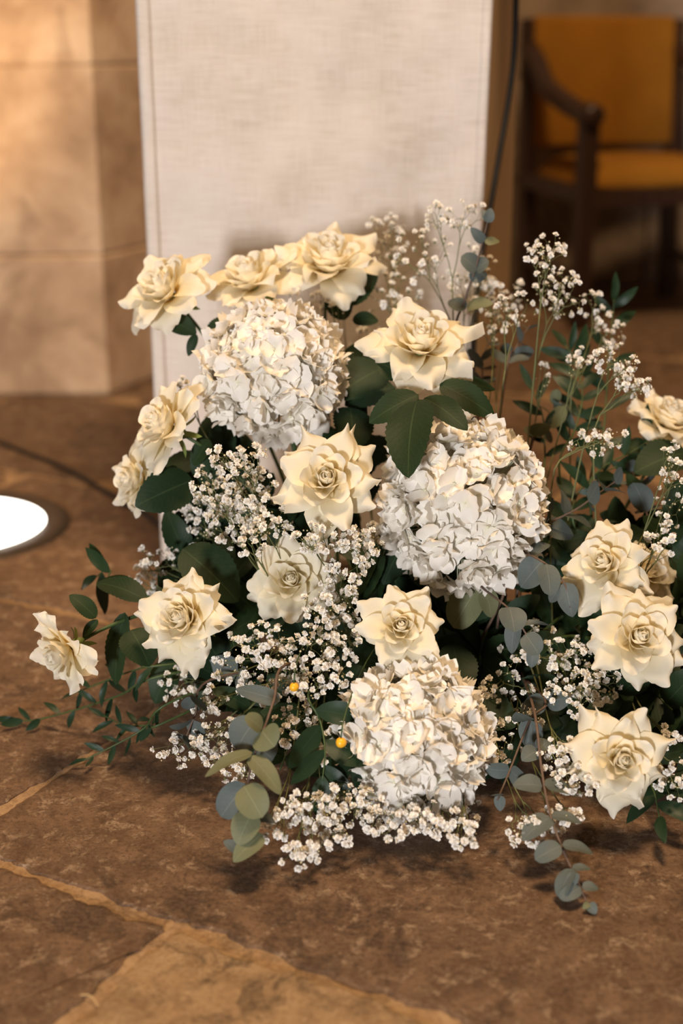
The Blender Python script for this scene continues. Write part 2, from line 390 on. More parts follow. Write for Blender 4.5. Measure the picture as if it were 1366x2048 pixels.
# ------------------------------------------------------------------ lectern with linen cloth, cable
LY = 2.14
xl = at_y(300, 600, LY+0.02).x; xr = at_y(1021, 500, LY+0.32).x; xf = at_y(972, 300, LY+0.02).x
zb = at_y(1021, 655, LY+0.32).z
lec = thing('lectern', (0.5*(xl+xr), LY+0.25, 0), 'pale oak lectern behind the flowers, covered in front by the linen cloth', 'lectern')
vs, fs = [], []; 
for zz in (zb, 1.16): vs += [V((xl+0.03, LY+0.02, zz)), V((xf, LY+0.02, zz)), V((xr, LY+0.32, zz)), V((xr, LY+0.46, zz)), V((xl+0.03, LY+0.46, zz))]
fs += [(4, 3, 2, 1, 0), (5, 6, 7, 8, 9)] + [(i, (i+1) % 5, 5+(i+1) % 5, 5+i) for i in range(5)]
link_mesh('body', vs, fs, TWOOD, lec, smooth=False)
vs, fs = [], []; box_vf(vs, fs, (xl+0.0, LY-0.002+0.004, 1.16), (xr+0.02, LY+0.50, 1.19), bev=0.004); link_mesh('top', vs, fs, TWOOD, lec, smooth=False)
vs, fs = [], []; box_vf(vs, fs, (xl+0.12, LY+0.09, 0.04), (xf-0.10, LY+0.40, zb), bev=0.004); link_mesh('pedestal', vs, fs, TWOOD, lec, smooth=False)
vs, fs = [], []; box_vf(vs, fs, (xl+0.06, LY+0.05, 0.0), (xf-0.06, LY+0.43, 0.04), bev=0.004); link_mesh('plinth', vs, fs, TWOOD, lec, smooth=False)

cl = thing('altar_cloth', (0, LY, 0.004), 'off-white linen cloth hanging down the lectern front with hemmed edges', 'cloth')
def cx(sx, z):     # edges of the cloth by height
    L = at_y(274, 20, LY).x + (0.9-z)*0.004; R = at_y(984, 20, LY).x - (0.9-z)*0.016
    return L+(R-L)*sx
def cloth_pt(s, z):
    x = cx(s, z)
    y = LY + 0.006*noise.noise(V((x*5, z*2.2, 3.3))) + 0.003*noise.noise(V((x*14, z*9, 1.3))) - 0.010 + 0.004*math.sin(x*13+z*1.4)
    return V((x, y, z))
NX, NZ = 70, 90; vs = []; fs = []
for iz in range(NZ+1):
    for ix in range(NX+1): vs.append(cloth_pt(ix/NX, 0.006+1.19*iz/NZ))
for iz in range(6):                                 # over the top of the lectern
    for ix in range(NX+1): p = cloth_pt(ix/NX, 1.196); vs.append(V((p.x, LY-0.006+0.085*(iz+1), 1.1965+0.001*math.sin(ix*.7+iz))))
T = NZ+7
for iz in range(T-1):
    for ix in range(NX): a = iz*(NX+1)+ix; fs.append((a, a+1, a+NX+2, a+NX+1))
panel = link_mesh('cloth_panel', vs, fs, LINEN, cl)
md = panel.modifiers.new('thick', 'SOLIDIFY'); md.thickness = 0.0012
for (s0, s1, nm) in ((0.0, 0.040, 'hem'), (0.972, 1.0, 'hem')):   # folded hems at both sides
    vs = []; fs = []
    for iz in range(NZ+1):
        for ix in range(4):
            s = s0+(s1-s0)*ix/3; p = cloth_pt(s, 0.006+1.19*iz/NZ); vs.append(p+V((0, -0.0022-(0.0014 if ix in (1, 2) else 0), 0)))
    for iz in range(NZ):
        for ix in range(3): a = iz*4+ix; fs.append((a, a+1, a+5, a+4))
    h = link_mesh(nm, vs, fs, LINEN, cl); md = h.modifiers.new('thick', 'SOLIDIFY'); md.thickness = 0.001

pts = [at(1034, -160, 2.17), at(1032, 0, 2.17), at(1027, 120, 2.165), at(1014, 220, 2.16), at(1000, 300, 2.15), at(984, 395, 2.14), at(968, 480, 2.13), at(955, 580, 2.11), at(945, 720, 2.09)]
pts += [V((0.19, 2.04, 0.12)), V((0.13, 2.03, 0.02)), V((0.02, 2.04, 0.0045)), V((-0.14, 2.07, 0.0045)), V((-0.25, 2.2, 0.0045))]
pts += [fl(*q)+V((0, 0, 0.0045)) for q in ((310, 1045), (255, 1012), (200, 980), (150, 950), (100, 927), (50, 908), (0, 888), (-90, 850), (-250, 815))]
vs, fs = [], []; tube(vs, fs, spline(pts, 8), 0.0045, 8)
cb = link_mesh('cable', vs, fs, CABLE, origin=(pts[11].x, pts[11].y, 0)); cb['label'] = 'black cable hanging beside the linen cloth and running over the floor'; cb['category'] = 'cable'

# ------------------------------------------------------------------ armchair in the background
ch = thing('armchair', (0.887, 4.38, 0), 'dark wooden armchair with mustard upholstered seat and back', 'chair')
CM = Matrix.Translation((0.887, 4.38, 0)) @ Matrix.Rotation(math.radians(16), 4, 'Z')
def cpart(name, fn, mat, smooth=False):
    vs, fs = [], []; fn(vs, fs); vs = [CM @ V(v) for v in vs]; return link_mesh(name, vs, fs, mat, ch, smooth=smooth)
BW, FW, DP = 0.25, 0.27, 0.22
def taperbar(p0, p1, a0, a1):          # square bar along p0->p1
    def f(vs, fs):
        n = len(vs); d = (V(p1)-V(p0)).normalized(); x = V((1, 0, 0)) if abs(d.x) < .7 else V((0, 1, 0)); y = d.cross(x).normalized(); x = y.cross(d)
        for (p, a) in ((p0, a0), (p1, a1)):
            for (i, j) in ((-1, -1), (1, -1), (1, 1), (-1, 1)): vs.append(V(p)+x*(i*a)+y*(j*a))
        fs += [(n, n+1, n+2, n+3)[::-1], (n+4, n+5, n+6, n+7)]
        for i in range(4): j = (i+1) % 4; fs.append((n+i, n+j, n+4+j, n+4+i))
    return f
for s in (-1, 1):
    cpart('back_post', taperbar((s*BW, DP, 0), (s*BW*1.0, DP+0.06, 0.86), 0.023, 0.019), DWOOD)
    cpart('leg', taperbar((s*FW, -DP, 0), (s*FW, -DP, 0.60), 0.022, 0.024), DWOOD)
    def arm(vs, fs, s=s):
        P = [V((s*BW, DP+0.04, 0.77)), V((s*(BW+.015), DP-0.06, 0.73)), V((s*(BW+.028), DP-0.17, 0.665)), V((s*(FW-.01), -DP+0.12, 0.615)), V((s*FW, -DP, 0.605)), V((s*FW, -DP-0.045, 0.60))]
        tube(vs, fs, spline(P, 5), [0.030]*20+[0.032]*5+[0.022], 10)
    cpart('arm', arm, DWOOD, True)
    cpart('side_rail', taperbar((s*FW, -DP, 0.385), (s*BW, DP, 0.385), 0.022, 0.022), DWOOD)
    cpart('stretcher', taperbar((s*FW, -DP, 0.14), (s*BW, DP, 0.14), 0.013, 0.013), DWOOD)
cpart('front_rail', taperbar((-FW, -DP, 0.375), (FW, -DP, 0.375), 0.024, 0.024), DWOOD)
cpart('back_rail', taperbar((-BW, DP, 0.385), (BW, DP, 0.385), 0.02, 0.02), DWOOD)
def seat(vs, fs):
    n = len(vs); N = 12
    for iy in range(N+1):
        for ix in range(N+1):
            u, v = ix/N*2-1, iy/N*2-1; hw = FW+(BW-FW)*(v+1)/2-0.024
            e = max(abs(u), abs(v)); zz = 0.412+0.055*(1-e**6)**0.5 + 0.012*(1-u*u)*(1-v*v)
            vs.append(V((u*(hw+0.012), v*DP*0.98-0.012*(1 if v < 0 else 0), zz)))
    for iy in range(N):
        for ix in range(N): a = n+iy*(N+1)+ix; fs.append((a, a+1, a+N+2, a+N+1))
    b0 = len(vs)
    for (u, v) in ((-1, -1), (1, -1), (1, 1), (-1, 1)):
        hw = FW+(BW-FW)*(v+1)/2-0.024; vs.append(V((u*(hw+.012), v*DP*.98, 0.395)))
    fs.append((b0+3, b0+2, b0+1, b0))
    per = [n+i for i in range(N+1)]; fs.append(tuple(reversed(per))+(b0, b0+1))
    per = [n+N*(N+1)+i for i in range(N+1)]; fs.append(tuple(per)+(b0+2, b0+3)[::1])
    per = [n+i*(N+1) for i in range(N+1)]; fs.append(tuple(per)+(b0+3, b0))
    per = [n+i*(N+1)+N for i in range(N+1)]; fs.append(tuple(reversed(per))+(b0+1, b0+2))
cpart('seat', seat, MUST, True)
def back(vs, fs):
    M = Matrix.Translation((0, DP+0.028, 0.44)) @ Matrix.Rotation(-math.atan(0.07), 4, 'X')
    box_vf(vs, fs, (-BW+0.012, -0.03, 0.04), (BW-0.012, 0.03, 0.43), M, bev=0.016)
cpart('backrest', back, MUST, True)

# ------------------------------------------------------------------ foam tray that holds the stems
FX0, FX1, FY0, FY1, FZ = -0.06, 0.40, 1.56, 1.76, 0.10
tr = thing('flower_tray', (0.17, 1.66, 0), 'low black tray with dark green floral foam under the flowers', 'tray')
vs, fs = [], []
pr = [(0.0, 0.0), (0.012, 0.0), (0.0, 0.035), (-0.006, 0.035), (-0.004, 0.006)]
def rect(e, z): return [V((FX0-e, FY0-e, z)), V((FX1+e, FY0-e, z)), V((FX1+e, FY1+e, z)), V((FX0-e, FY1+e, z))]
for (e, z) in ((0.012, 0), (0.02, 0.034), (0.016, 0.034), (0.008, 0.004)): vs += rect(e, z)
for l in range(3):
    for i in range(4): j = (i+1) % 4; fs.append((l*4+i, l*4+j, l*4+4+j, l*4+4+i))
fs += [(3, 2, 1, 0), (12, 13, 14, 15)]
link_mesh('tray', vs, fs, BLACKP, tr, smooth=False)
vs, fs = [], []; box_vf(vs, fs, (FX0, FY0, 0.005), (FX1, FY1, FZ), bev=0.008); link_mesh('foam_block', vs, fs, FOAM, tr, smooth=False)
def foam_pt(p, rnd=None):
    r = rnd or random
    x = max(FX0+0.02, min(FX1-0.02, p.x*0.75+0.03+r.uniform(-.03, .03))); y = max(FY0+0.02, min(FY1-0.02, p.y+r.uniform(-.04, .04)))
    return V((x, y, FZ-0.012))

# ------------------------------------------------------------------ leaves
def leaf_vf(B, T, nrm, W, kind='ovate', bend=0.06, fold=0.18, n=14, ser=0.0, twist=0.0):
    e1 = T-B; L = e1.length; e1.normalize(); e3 = V(nrm) - e1*V(nrm).dot(e1)
    if e3.length < 1e-4: e3 = e1.orthogonal()
    e3.normalize(); e2 = e3.cross(e1)
    vs, fs, uv = [], [], []; us = (-1, -0.55, 0, 0.55, 1)
    for i in range(n+1):
        v = i/n
        if kind == 'ovate': s = (v**0.55)*((1-v)**0.72)/0.447
        elif kind == 'round': s = (v**0.42)*((1-v)**0.47)/0.54
        elif kind == 'heart': s = (v**0.38)*((1-v)**0.66)/0.50
        else: s = (v**0.75)*((1-v)**0.9)/0.325
        if ser and 0 < i < n: s *= 1+ser*(1 if i % 2 else -1)
        s = max(s, 0.02)
        for u in us:
            tw = twist*(v-0.5); lat = u*W*s*0.5
            off = fold*abs(lat) + bend*L*(4*v*(1-v)) - bend*L*1.2*v*v + 0.012*L*math.sin(v*9+u*3)*abs(u)
            p = B + e1*(L*v) + e2*(lat*math.cos(tw)) + e3*(off+lat*math.sin(tw))
            vs.append(p); uv.append((0.5+u*0.5, v))
    for i in range(n):
        for j in range(4): a = i*5+j; fs.append((a, a+1, a+6, a+5))
    return vs, fs, uv
def leaf(parent, B, T, W, mat, kind='ovate', nrm=None, bend=0.06, fold=0.18, n=14, ser=0.0, twist=0.0, name='leaf'):
    if nrm is None: nrm = (CAM-B).normalized()*0.8 + V((0, 0, 0.6)) + V((random.uniform(-.4, .4), 0, random.uniform(-.3, .3)))
    vs, fs, uv = leaf_vf(B, T, nrm, W, kind, bend, fold, n, ser, twist)
    return link_mesh(name, vs, fs, mat, parent, uv)
def pleaf(parent, b, t, w, d, mat=None, kind='ovate', d2=None, nrm=None, **kw):   # by picture position and distance, width in picture units
    B = at(b[0], b[1], d); T = at(t[0], t[1], d if d2 is None else d2)
    return leaf(parent, B, T, w/FPX*d, mat or LEAF, kind, nrm, ser=kw.pop('ser', 0.035), n=kw.pop('n', 26), **kw)

# ------------------------------------------------------------------ roses
def facing(fx, fy, fz): return (RT*fx + UP*fy - FWD*fz).normalized()   # right, up, towards the viewer
def smooth(a, b, x): x = max(0, min(1, (x-a)/(b-a))); return x*x*(3-2*x)
def rose_petals(seed, N=34, openness=1.0, star=0.6):
    r = random.Random(seed); out = []; az = r.uniform(0, 6.28)
    nu, nv = 9, 10
    for i in range(N):
        t = i/(N-1); az += 2.39996 + r.uniform(-0.22, 0.22)
        te = t
        roll = 0.0
        if t < 0.62:                               # whorled cup
            q_ = t/0.62; a0 = 10+(46+8*openness)*q_; a1 = -34+(34+26*openness)*q_; L = 0.027+0.013*q_; wd = 0.009+0.0125*q_**0.8; roll = 48*smooth(0.15, 0.8, q_)*r.uniform(.5, 1.2)
        else:                                      # spread outer petals
            q_ = (t-0.62)/0.38; a0 = 54+18*q_*openness; a1 = 50+(20+42*q_)*openness+r.uniform(-32, 28); L = 0.051+0.008*q_+r.uniform(-.009, .008); wd = 0.0210+r.uniform(-.002, .004); roll = r.uniform(-10, 45)
        a0 = math.radians(a0+r.uniform(-4, 4)); a1 = math.radians(a1+r.uniform(-8, 8)); wd += r.uniform(-.001, .001)
        rb = 0.0012 + 0.0065*te; zb = 0.004-0.010*te
        st = star*smooth(0.58, 0.70, t)*r.uniform(0.55, 1.25)
        tipw = 0.55*(1-min(1, st)) + 0.03
        cup = 2.2*(1-te)**1.1 + 0.62*(0.6+0.4*(1-te)); back = (0.22+1.0*st)*smooth(0.2, 0.55, t)
        asym = r.uniform(-.35, .35)*smooth(.3, .6, t); ph = r.uniform(0, 6)
        ca, sa = math.cos(az), math.sin(az); er = V((ca, sa, 0)); el = V((-sa, ca, 0))
        cr, cz = rb, zb; vs, fs, uv = [], [], []
        for j in range(nv+1):
            v = j/nv; al = a0+(a1-a0)*v**1.35
            al += math.radians(roll)*smooth(0.72, 1.0, v)
            if j: cr += L/nv*math.sin(al); cz += L/nv*math.cos(al)
            tg = er*math.sin(al)+V((0, 0, math.cos(al))); nm = -er*math.cos(al)+V((0, 0, math.sin(al)))   # towards the axis
            ctr = er*cr+V((0, 0, cz))
            s = math.sin(math.pi*(0.13+0.52*v**1.05)) if v < 0.7 else None
            body = math.sin(math.pi*min(0.5, 0.13+0.55*v))
            tip = tipw + (1-tipw)*(1-smooth(0.50, 1.0, v)**(1.25-0.5*st))
            wv = wd*body*tip
            for q in range(nu+1):
                u = q/nu*2-1; k = max(cup*(1-0.25*v), 0.05)
                lat = wv*math.sin(k*u)/k; inn = wv*(1-math.cos(k*u))/k
                bk = back*wd*0.75*abs(u)**2.2*smooth(0.30, 0.95, v)*(1+asym*u)
                ru = 0.0011*math.sin(5*u+ph+6*v)*smooth(0.5, 1, v)*(0.4+te)
                rnd = -0.13*L*u*u*smooth(0.75, 1.0, v)*(1-st*0.6)
                vs.append(ctr + el*lat + nm*(inn-bk+ru) + tg*rnd); uv.append((0.5+u*0.5, v))
        for j in range(nv):
            for q in range(nu): a = j*(nu+1)+q; fs.append((a, a+1, a+nu+2, a+nu+1))
        out.append((vs, fs, uv))
    R = max(math.hypot(p.x, p.y) for (vs, _, _) in out for p in vs)
    return out, R
def rose(px, py, d, rad_px, face, label, seed, openness=1.0, star=0.6, N=34, base=None, bend=0.16, leaves=(), mat=None, squash=1.0, stemleaves=0):
    c = at(px, py, d); f = facing(*face); R = rad_px/FPX*d
    pet, R0 = rose_petals(seed, N, openness, star); sc = 1.05*R/R0
    M3 = frame(f, seed*1.7)
    hip = c - f*(0.018*sc)                       # flower centred a little above its base
    bs = base or foam_pt(c)
    root = thing('rose', bs, label, 'rose', 'cream roses of the arrangement')
    for (vs, fs, uv) in pet:
        link_mesh('petal', [hip + M3 @ (v*sc) for v in vs], fs, mat or ROSE, root, uv)
    vs, fs = [], []; n = 8
    for (rr, zz) in ((0.0025, -0.026), (0.006, -0.021), (0.0078, -0.014), (0.0062, -0.007), (0.004, -0.003)):
        for i in range(n): a = 2*math.pi*i/n; vs.append(hip + M3 @ V((rr*math.cos(a)*sc, rr*math.sin(a)*sc, zz*sc)))
    for l in range(4):
        for i in range(n): j = (i+1) % n; fs.append((l*n+i, l*n+j, (l+1)*n+j, (l+1)*n+i))
    cal = link_mesh('calyx', vs, fs, HIP, root)
    rs = random.Random(seed+99)
    for i in range(5):
        a = 2*math.pi*i/5+rs.uniform(-.2, .2); dr = M3 @ V((math.cos(a), math.sin(a), -0.55+rs.uniform(-.5, .4))); b0 = hip + M3 @ V((0.006*sc*math.cos(a), 0.006*sc*math.sin(a), -0.012*sc))
        leaf(cal, b0, b0+dr.normalized()*0.027*sc, 0.0075*sc, HIP, 'lance', nrm=f, bend=-0.12, n=7, name='sepal')
    p0 = hip - f*0.024*sc; L = (bs-p0).length
    cur = bez(p0, p0-f*min(bend, L*0.45), bs+V((0, 0, L*0.35)), bs, 14)
    vs, fs = [], []; tube(vs, fs, cur, [0.0022+0.0008*i/14 for i in range(15)], 7); link_mesh('stem', vs, fs, STEM, root)
    for lf in leaves:
        kw = dict(lf[5]) if len(lf) > 5 else {}
        pleaf(root, lf[0], lf[1], lf[2], lf[3], d2=lf[4], **kw)
    return root

G = 'cream roses of the arrangement'
rose(322, 566, 1.74, 116, (-0.40, 0.46, 0.66), 'cream rose with a drooping lower petal, above the pillar edge of the cloth', 11, 0.9, 0.35, leaves=[((338, 640), (392, 665), 46, 1.75, 1.74), ((392, 668), (376, 712), 22, 1.75, 1.75), ((418, 685), (466, 632), 52, 1.76, 1.77)])
rose(494, 543, 1.78, 110, (-0.28, 0.62, 0.56), 'wide open cream rose directly above the upper white hydrangea', 12, 0.9, 0.35, leaves=[((500, 602), (478, 655), 22, 1.78, 1.78)])
rose(658, 506, 1.79, 120, (0.06, 0.64, 0.60), 'tallest cream rose, its cup turned up against the linen cloth', 13, 0.8, 0.5, leaves=[((700, 612), (745, 528), 72, 1.81, 1.84), ((690, 640), (662, 562), 60, 1.82, 1.84), ((705, 640), (757, 640), 36, 1.80, 1.80)])
rose(843, 672, 1.65, 132, (0.02, 0.56, 0.74), 'cream rose with spread pointed petals above a fan of dark leaves', 14, 0.95, 0.85,
     leaves=[((834, 800), (812, 946), 104, 1.585, 1.515), ((848, 797), (934, 854), 62, 1.60, 1.555), ((880, 768), (990, 830), 66, 1.64, 1.63), ((884, 762), (993, 776), 36, 1.66, 1.67), ((836, 790), (738, 842), 66, 1.61, 1.60), ((806, 752), (756, 722), 60, 1.66, 1.66), ((845, 775), (862, 742), 36, 1.66, 1.66)])
rose(316, 842, 1.66, 112, (-0.62, 0.34, 0.58), 'large cream rose turned to the pillar, above a smaller rose', 15, 0.9, 0.3, N=38, leaves=[((385, 960), (272, 1010), 96, 1.70, 1.67), ((345, 930), (348, 1010), 44, 1.71, 1.72), ((420, 880), (385, 930), 44, 1.70, 1.70)])
rose(258, 958, 1.72, 92, (-0.70, 0.02, 0.50), 'smaller cream rose tucked under the large rose by the floor light', 16, 0.75, 0.4)
rose(652, 955, 1.555, 128, (-0.06, 0.22, 0.95), 'large cream rose with star shaped pointed petals between both upper hydrangeas', 27, 1.0, 1.0)
rose(582, 1158, 1.60, 108, (-0.05, 0.25, 0.95), 'cream rose half veiled by baby\'s breath, below the star shaped rose', 18, 0.9, 0.45)
rose(358, 1234, 1.56, 116, (-0.36, 0.20, 0.82), 'full round cream rose with a tightly whorled centre, over dark leaves', 19, 0.95, 0.75, N=42,
     leaves=[((365, 1098), (478, 1200), 112, 1.63, 1.62), ((292, 1200), (192, 1160), 62, 1.64, 1.66), ((280, 1180), (205, 1155), 36, 1.67, 1.68), ((250, 1225), (226, 1372), 54, 1.65, 1.66), ((262, 1260), (300, 1330), 90, 1.62, 1.60)])
rose(114, 1312, 1.60, 102, (-0.58, -0.38, 0.50), 'cream rose on a long side stem, hanging low over the floor', 20, 0.8, 0.5, bend=0.10, base=V((-0.035, 1.62, 0.088)),
     leaves=[((192, 1236), (140, 1188), 42, 1.62, 1.62), ((196, 1240), (164, 1276), 24, 1.62, 1.62)])
rose(803, 1250, 1.52, 104, (-0.02, 0.26, 0.92), 'cream rose with a deep golden cup just above the lowest hydrangea', 21, 0.9, 0.55)
rose(1205, 1122, 1.58, 114, (-0.46, 0.26, 0.80), 'cream rose tilted towards the largest hydrangea, above the large cupped rose', 22, 1.0, 0.6)
rose(1300, 1140, 1.66, 84, (0.35, 0.35, 0.75), 'shaded cream rose tucked behind the tilted rose', 23, 0.9, 0.4)
rose(1282, 1272, 1.52, 122, (0.06, 0.22, 0.94), 'large cupped cream rose with broad petals, between two other roses', 24, 0.95, 0.55)
rose(1246, 1520, 1.47, 128, (0.04, 0.12, 0.97), 'fully opened cream rose with spiky petals close to the floor', 35, 1.0, 1.0, N=36)
rose(1345, 828, 1.80, 96, (0.20, 0.70, 0.50), 'blurred cream rose above a broad dark leaf, farthest from the pillar', 26, 0.9, 0.6,
     leaves=[((1375, 905), (1270, 940), 96, 1.76, 1.74), ((1290, 905), (1240, 890), 60, 1.80, 1.82)])

# ------------------------------------------------------------------ hydrangeas
def floret_mesh(seed, cupdeg):
    r = random.Random(seed); vs, fs, uv, mi = [], [], [], []
    n = 5
    for q in range(4):
        az = q*math.pi/2 + r.uniform(-.12, .12); ca, sa = math.cos(az), math.sin(az); er = V((ca, sa, 0)); el = V((-sa, ca, 0))
        cu = math.radians(cupdeg+r.uniform(-14, 14)); curl = r.uniform(-0.9, 0.5); L = 0.0185*r.uniform(0.88, 1.1); W = 0.0105*r.uniform(0.9, 1.12)
        b0 = len(vs); ph = r.uniform(0, 6); x, z = 0.0008, 0.0006*q*0.7
        for j in range(n+1):
            v = j/n; al = cu+curl*v
            if j: x += L/n*math.cos(al); z += L/n*math.sin(al)
            wv = W*(math.sin(math.pi*(0.07+0.86*v))**0.62)
            for i in range(n+1):
                u = i/n*2-1
                lat = wv*u; rz = 0.0032*u*u*(0.4+v)*(1 if q % 2 else 0.4) + 0.0012*math.sin(4*u+ph+4*v)*v - 0.0010*math.cos(9*u)*smooth(.6, 1, v)*0.4
                ed = 0.0006*math.sin(12*u+ph)*smooth(.8, 1, v) - 0.0022*u*u*smooth(.7, 1, v)
                vs.append(er*(x+ed*math.cos(al)) + el*lat + V((0, 0, z+rz))); uv.append((0.5+u/2, 0.12+0.88*v))
        for j in range(n):
            for i in range(n): a = b0+j*(n+1)+i; fs.append((a, a+1, a+n+2, a+n+1)); mi.append(0)
    b0 = len(vs)                                   # little eye in the middle
    for (rr, zz) in ((0.0013, 0.0008), (0.0012, 0.002)):
        for i in range(6): a = i*math.pi/3; vs.append(V((rr*math.cos(a), rr*math.sin(a), zz))); uv.append((0.5, 0.0))
    vs.append(V((0, 0, 0.0026))); uv.append((0.5, 0))
    for i in range(6):
        j = (i+1) % 6; fs.append((b0+i, b0+j, b0+6+j, b0+6+i)); fs.append((b0+6+i, b0+6+j, b0+12)); mi += [1, 1]
    return raw_mesh('hydrangea_floret', vs, fs, [HYD, PED], uv, mi)
FLOR = [floret_mesh(300+i, c) for i, c in enumerate((2, 10, 18, 26, 36, 6, 22, 48))]
def hydrangea(px, py, d, rx, ry, face, label, seed, nf, lumps=0.10, leaves=()):
    r = random.Random(seed); c = at(px, py, d); f = facing(*face); k1 = d/FPX
    ax = RT*(rx*k1); ay = UP*(ry*k1); azv = -FWD*(0.5*(rx+ry)*k1*0.92)
    bs = foam_pt(c, r); root = thing('hydrangea', bs, label, 'hydrangea', 'white hydrangea heads of the arrangement')
    vs, fs = [], []; ga = 2.39996; hub = c - f*(0.62*min(rx, ry)*k1)
    for i in range(nf):
        cz = 1-1.62*(i+0.5)/nf; rr = math.sqrt(max(0, 1-cz*cz)); a = i*ga+r.uniform(-.25, .25)
        loc = frame(f) @ V((rr*math.cos(a), rr*math.sin(a), cz)); loc = (loc+V((r.uniform(-1, 1), r.uniform(-1, 1), r.uniform(-1, 1)))*0.07).normalized()
        q = V((loc.dot(RT), loc.dot(UP), -loc.dot(FWD)))
        bumpy = 1 + lumps*noise.noise(q*2.3+V((seed, 0, 0))) + r.uniform(-.075, .02)
        pos = c + (ax*q.x + ay*q.y + azv*q.z)*(bumpy*0.90)
        nrm = (loc + V((r.uniform(-1, 1), r.uniform(-1, 1), r.uniform(-1, 1)))*0.32).normalized()
        M = Matrix.Translation(pos) @ frame(nrm, r.uniform(0, 6.28)).to_4x4() @ Matrix.Scale(r.uniform(0.92, 1.28), 4)
        o = inst('floret', FLOR[r.randrange(len(FLOR))], root, M)
        tube(vs, fs, [hub, hub.lerp(pos, 0.55)+f*0.004, pos], [0.0011, 0.0008, 0.0006], 4, False)
    link_mesh('pedicels', vs, fs, PED, root)
    L = (hub-bs).length; vs, fs = [], []
    tube(vs, fs, bez(hub+f*0.01, hub-f*min(0.10, L*.4), bs+V((0, 0, L*.3)), bs, 12), 0.0038, 8); link_mesh('stem', vs, fs, STEM, root)
    for lf in leaves:
        kw = dict(lf[5]) if len(lf) > 5 else {}
        pleaf(root, lf[0], lf[1], lf[2], lf[3], mat=HLEAF, d2=lf[4], **kw)
    return root
hydrangea(550, 748, 1.70, 140, 134, (-0.15, 0.45, 0.85), 'upper white hydrangea head under the open roses by the cloth', 1, 185, 0.16,
          leaves=[((770, 735), (668, 792), 104, 1.74, 1.71), ((790, 775), (690, 806), 84, 1.76, 1.74), ((700, 815), (706, 900), 92, 1.72, 1.69), ((690, 700), (770, 760), 80, 1.80, 1.78)])
hydrangea(928, 1010, 1.64, 160, 172, (0.05, 0.30, 0.92), 'largest white hydrangea head, between the star rose and the tilted rose', 2, 230, 0.16,
          leaves=[((830, 1050), (765, 1165), 92, 1.69, 1.66), ((850, 1075), (838, 1170), 80, 1.68, 1.65), ((905, 1175), (985, 1215), 70, 1.66, 1.64), ((1010, 1180), (930, 1250), 70, 1.69, 1.69)])
hydrangea(828, 1478, 1.53, 148, 150, (0.0, 0.30, 0.95), 'lowest white hydrangea head resting above the floor under the golden rose', 3, 190, 0.14,
          leaves=[((905, 1290), (925, 1390), 84, 1.62, 1.57), ((930, 1400), (1030, 1450), 96, 1.60, 1.57), ((720, 1330), (690, 1400), 70, 1.62, 1.60)])

# ------------------------------------------------------------------ baby's breath
def gyp_mesh(seed):
    r = random.Random(seed); vs, fs, uv, mi = [], [], [], []
    for (n, el, L, W, z0) in ((6, 8, 0.0046, 0.0022, 0.0), (6, 38, 0.0041, 0.0019, 0.0004), (5, 64, 0.0036, 0.0016, 0.0006)):
        o = r.uniform(0, 6)
        for i in range(n):
            a = o+2*math.pi*i/n+r.uniform(-.25, .25); e = math.radians(el+r.uniform(-14, 14)); er = V((math.cos(a), math.sin(a), 0)); t = V((-math.sin(a), math.cos(a), 0))
            d = er*math.cos(e)+V((0, 0, math.sin(e))); L2 = L*r.uniform(.82, 1.12); b = len(vs); up_ = V((0, 0, 1))
            vs += [V((0, 0, z0)), d*(L2*.62)+t*W*0.9+V((0, 0, z0)), d*L2+t*W*.5+up_*r.uniform(-.0005, .0007)+V((0, 0, z0)), d*(L2*.93)+up_*r.uniform(.0001, .0009)+V((0, 0, z0)), d*L2-t*W*.5+V((0, 0, z0)), d*(L2*.62)-t*W*0.9+V((0, 0, z0))]
            uv += [(0.5, 0.2), (1, .6), (.8, 1), (.5, 1), (.2, 1), (0, .6)]
            fs += [(b, b+1, b+2, b+3), (b, b+3, b+4, b+5)]; mi += [0, 0]
    b = len(vs)
    for (rr, zz) in ((0.0006, -0.003), (0.0014, -0.0012), (0.0012, 0.0004)):
        for i in range(5): a = 2*math.pi*i/5; vs.append(V((rr*math.cos(a), rr*math.sin(a), zz))); uv.append((.5, 0))
    for l in range(2):
        for i in range(5): j = (i+1) % 5; fs.append((b+l*5+i, b+l*5+j, b+l*5+5+j, b+l*5+5+i)); mi.append(1)
    return raw_mesh('baby_breath_floret', vs, fs, [GYP, GSTEM], uv, mi, smooth=False)
GYPS = [gyp_mesh(500+i) for i in range(6)]
def octa(vs, fs, p, r_):
    n = len(vs)
    for q in ((1, 0, 0), (0, 1, 0), (-1, 0, 0), (0, -1, 0), (0, 0, 1), (0, 0, -1)): vs.append(p+V(q)*r_)
    for a, b in ((0, 1), (1, 2), (2, 3), (3, 0)): fs.append((n+a, n+b, n+4)); fs.append((n+b, n+a, n+5))
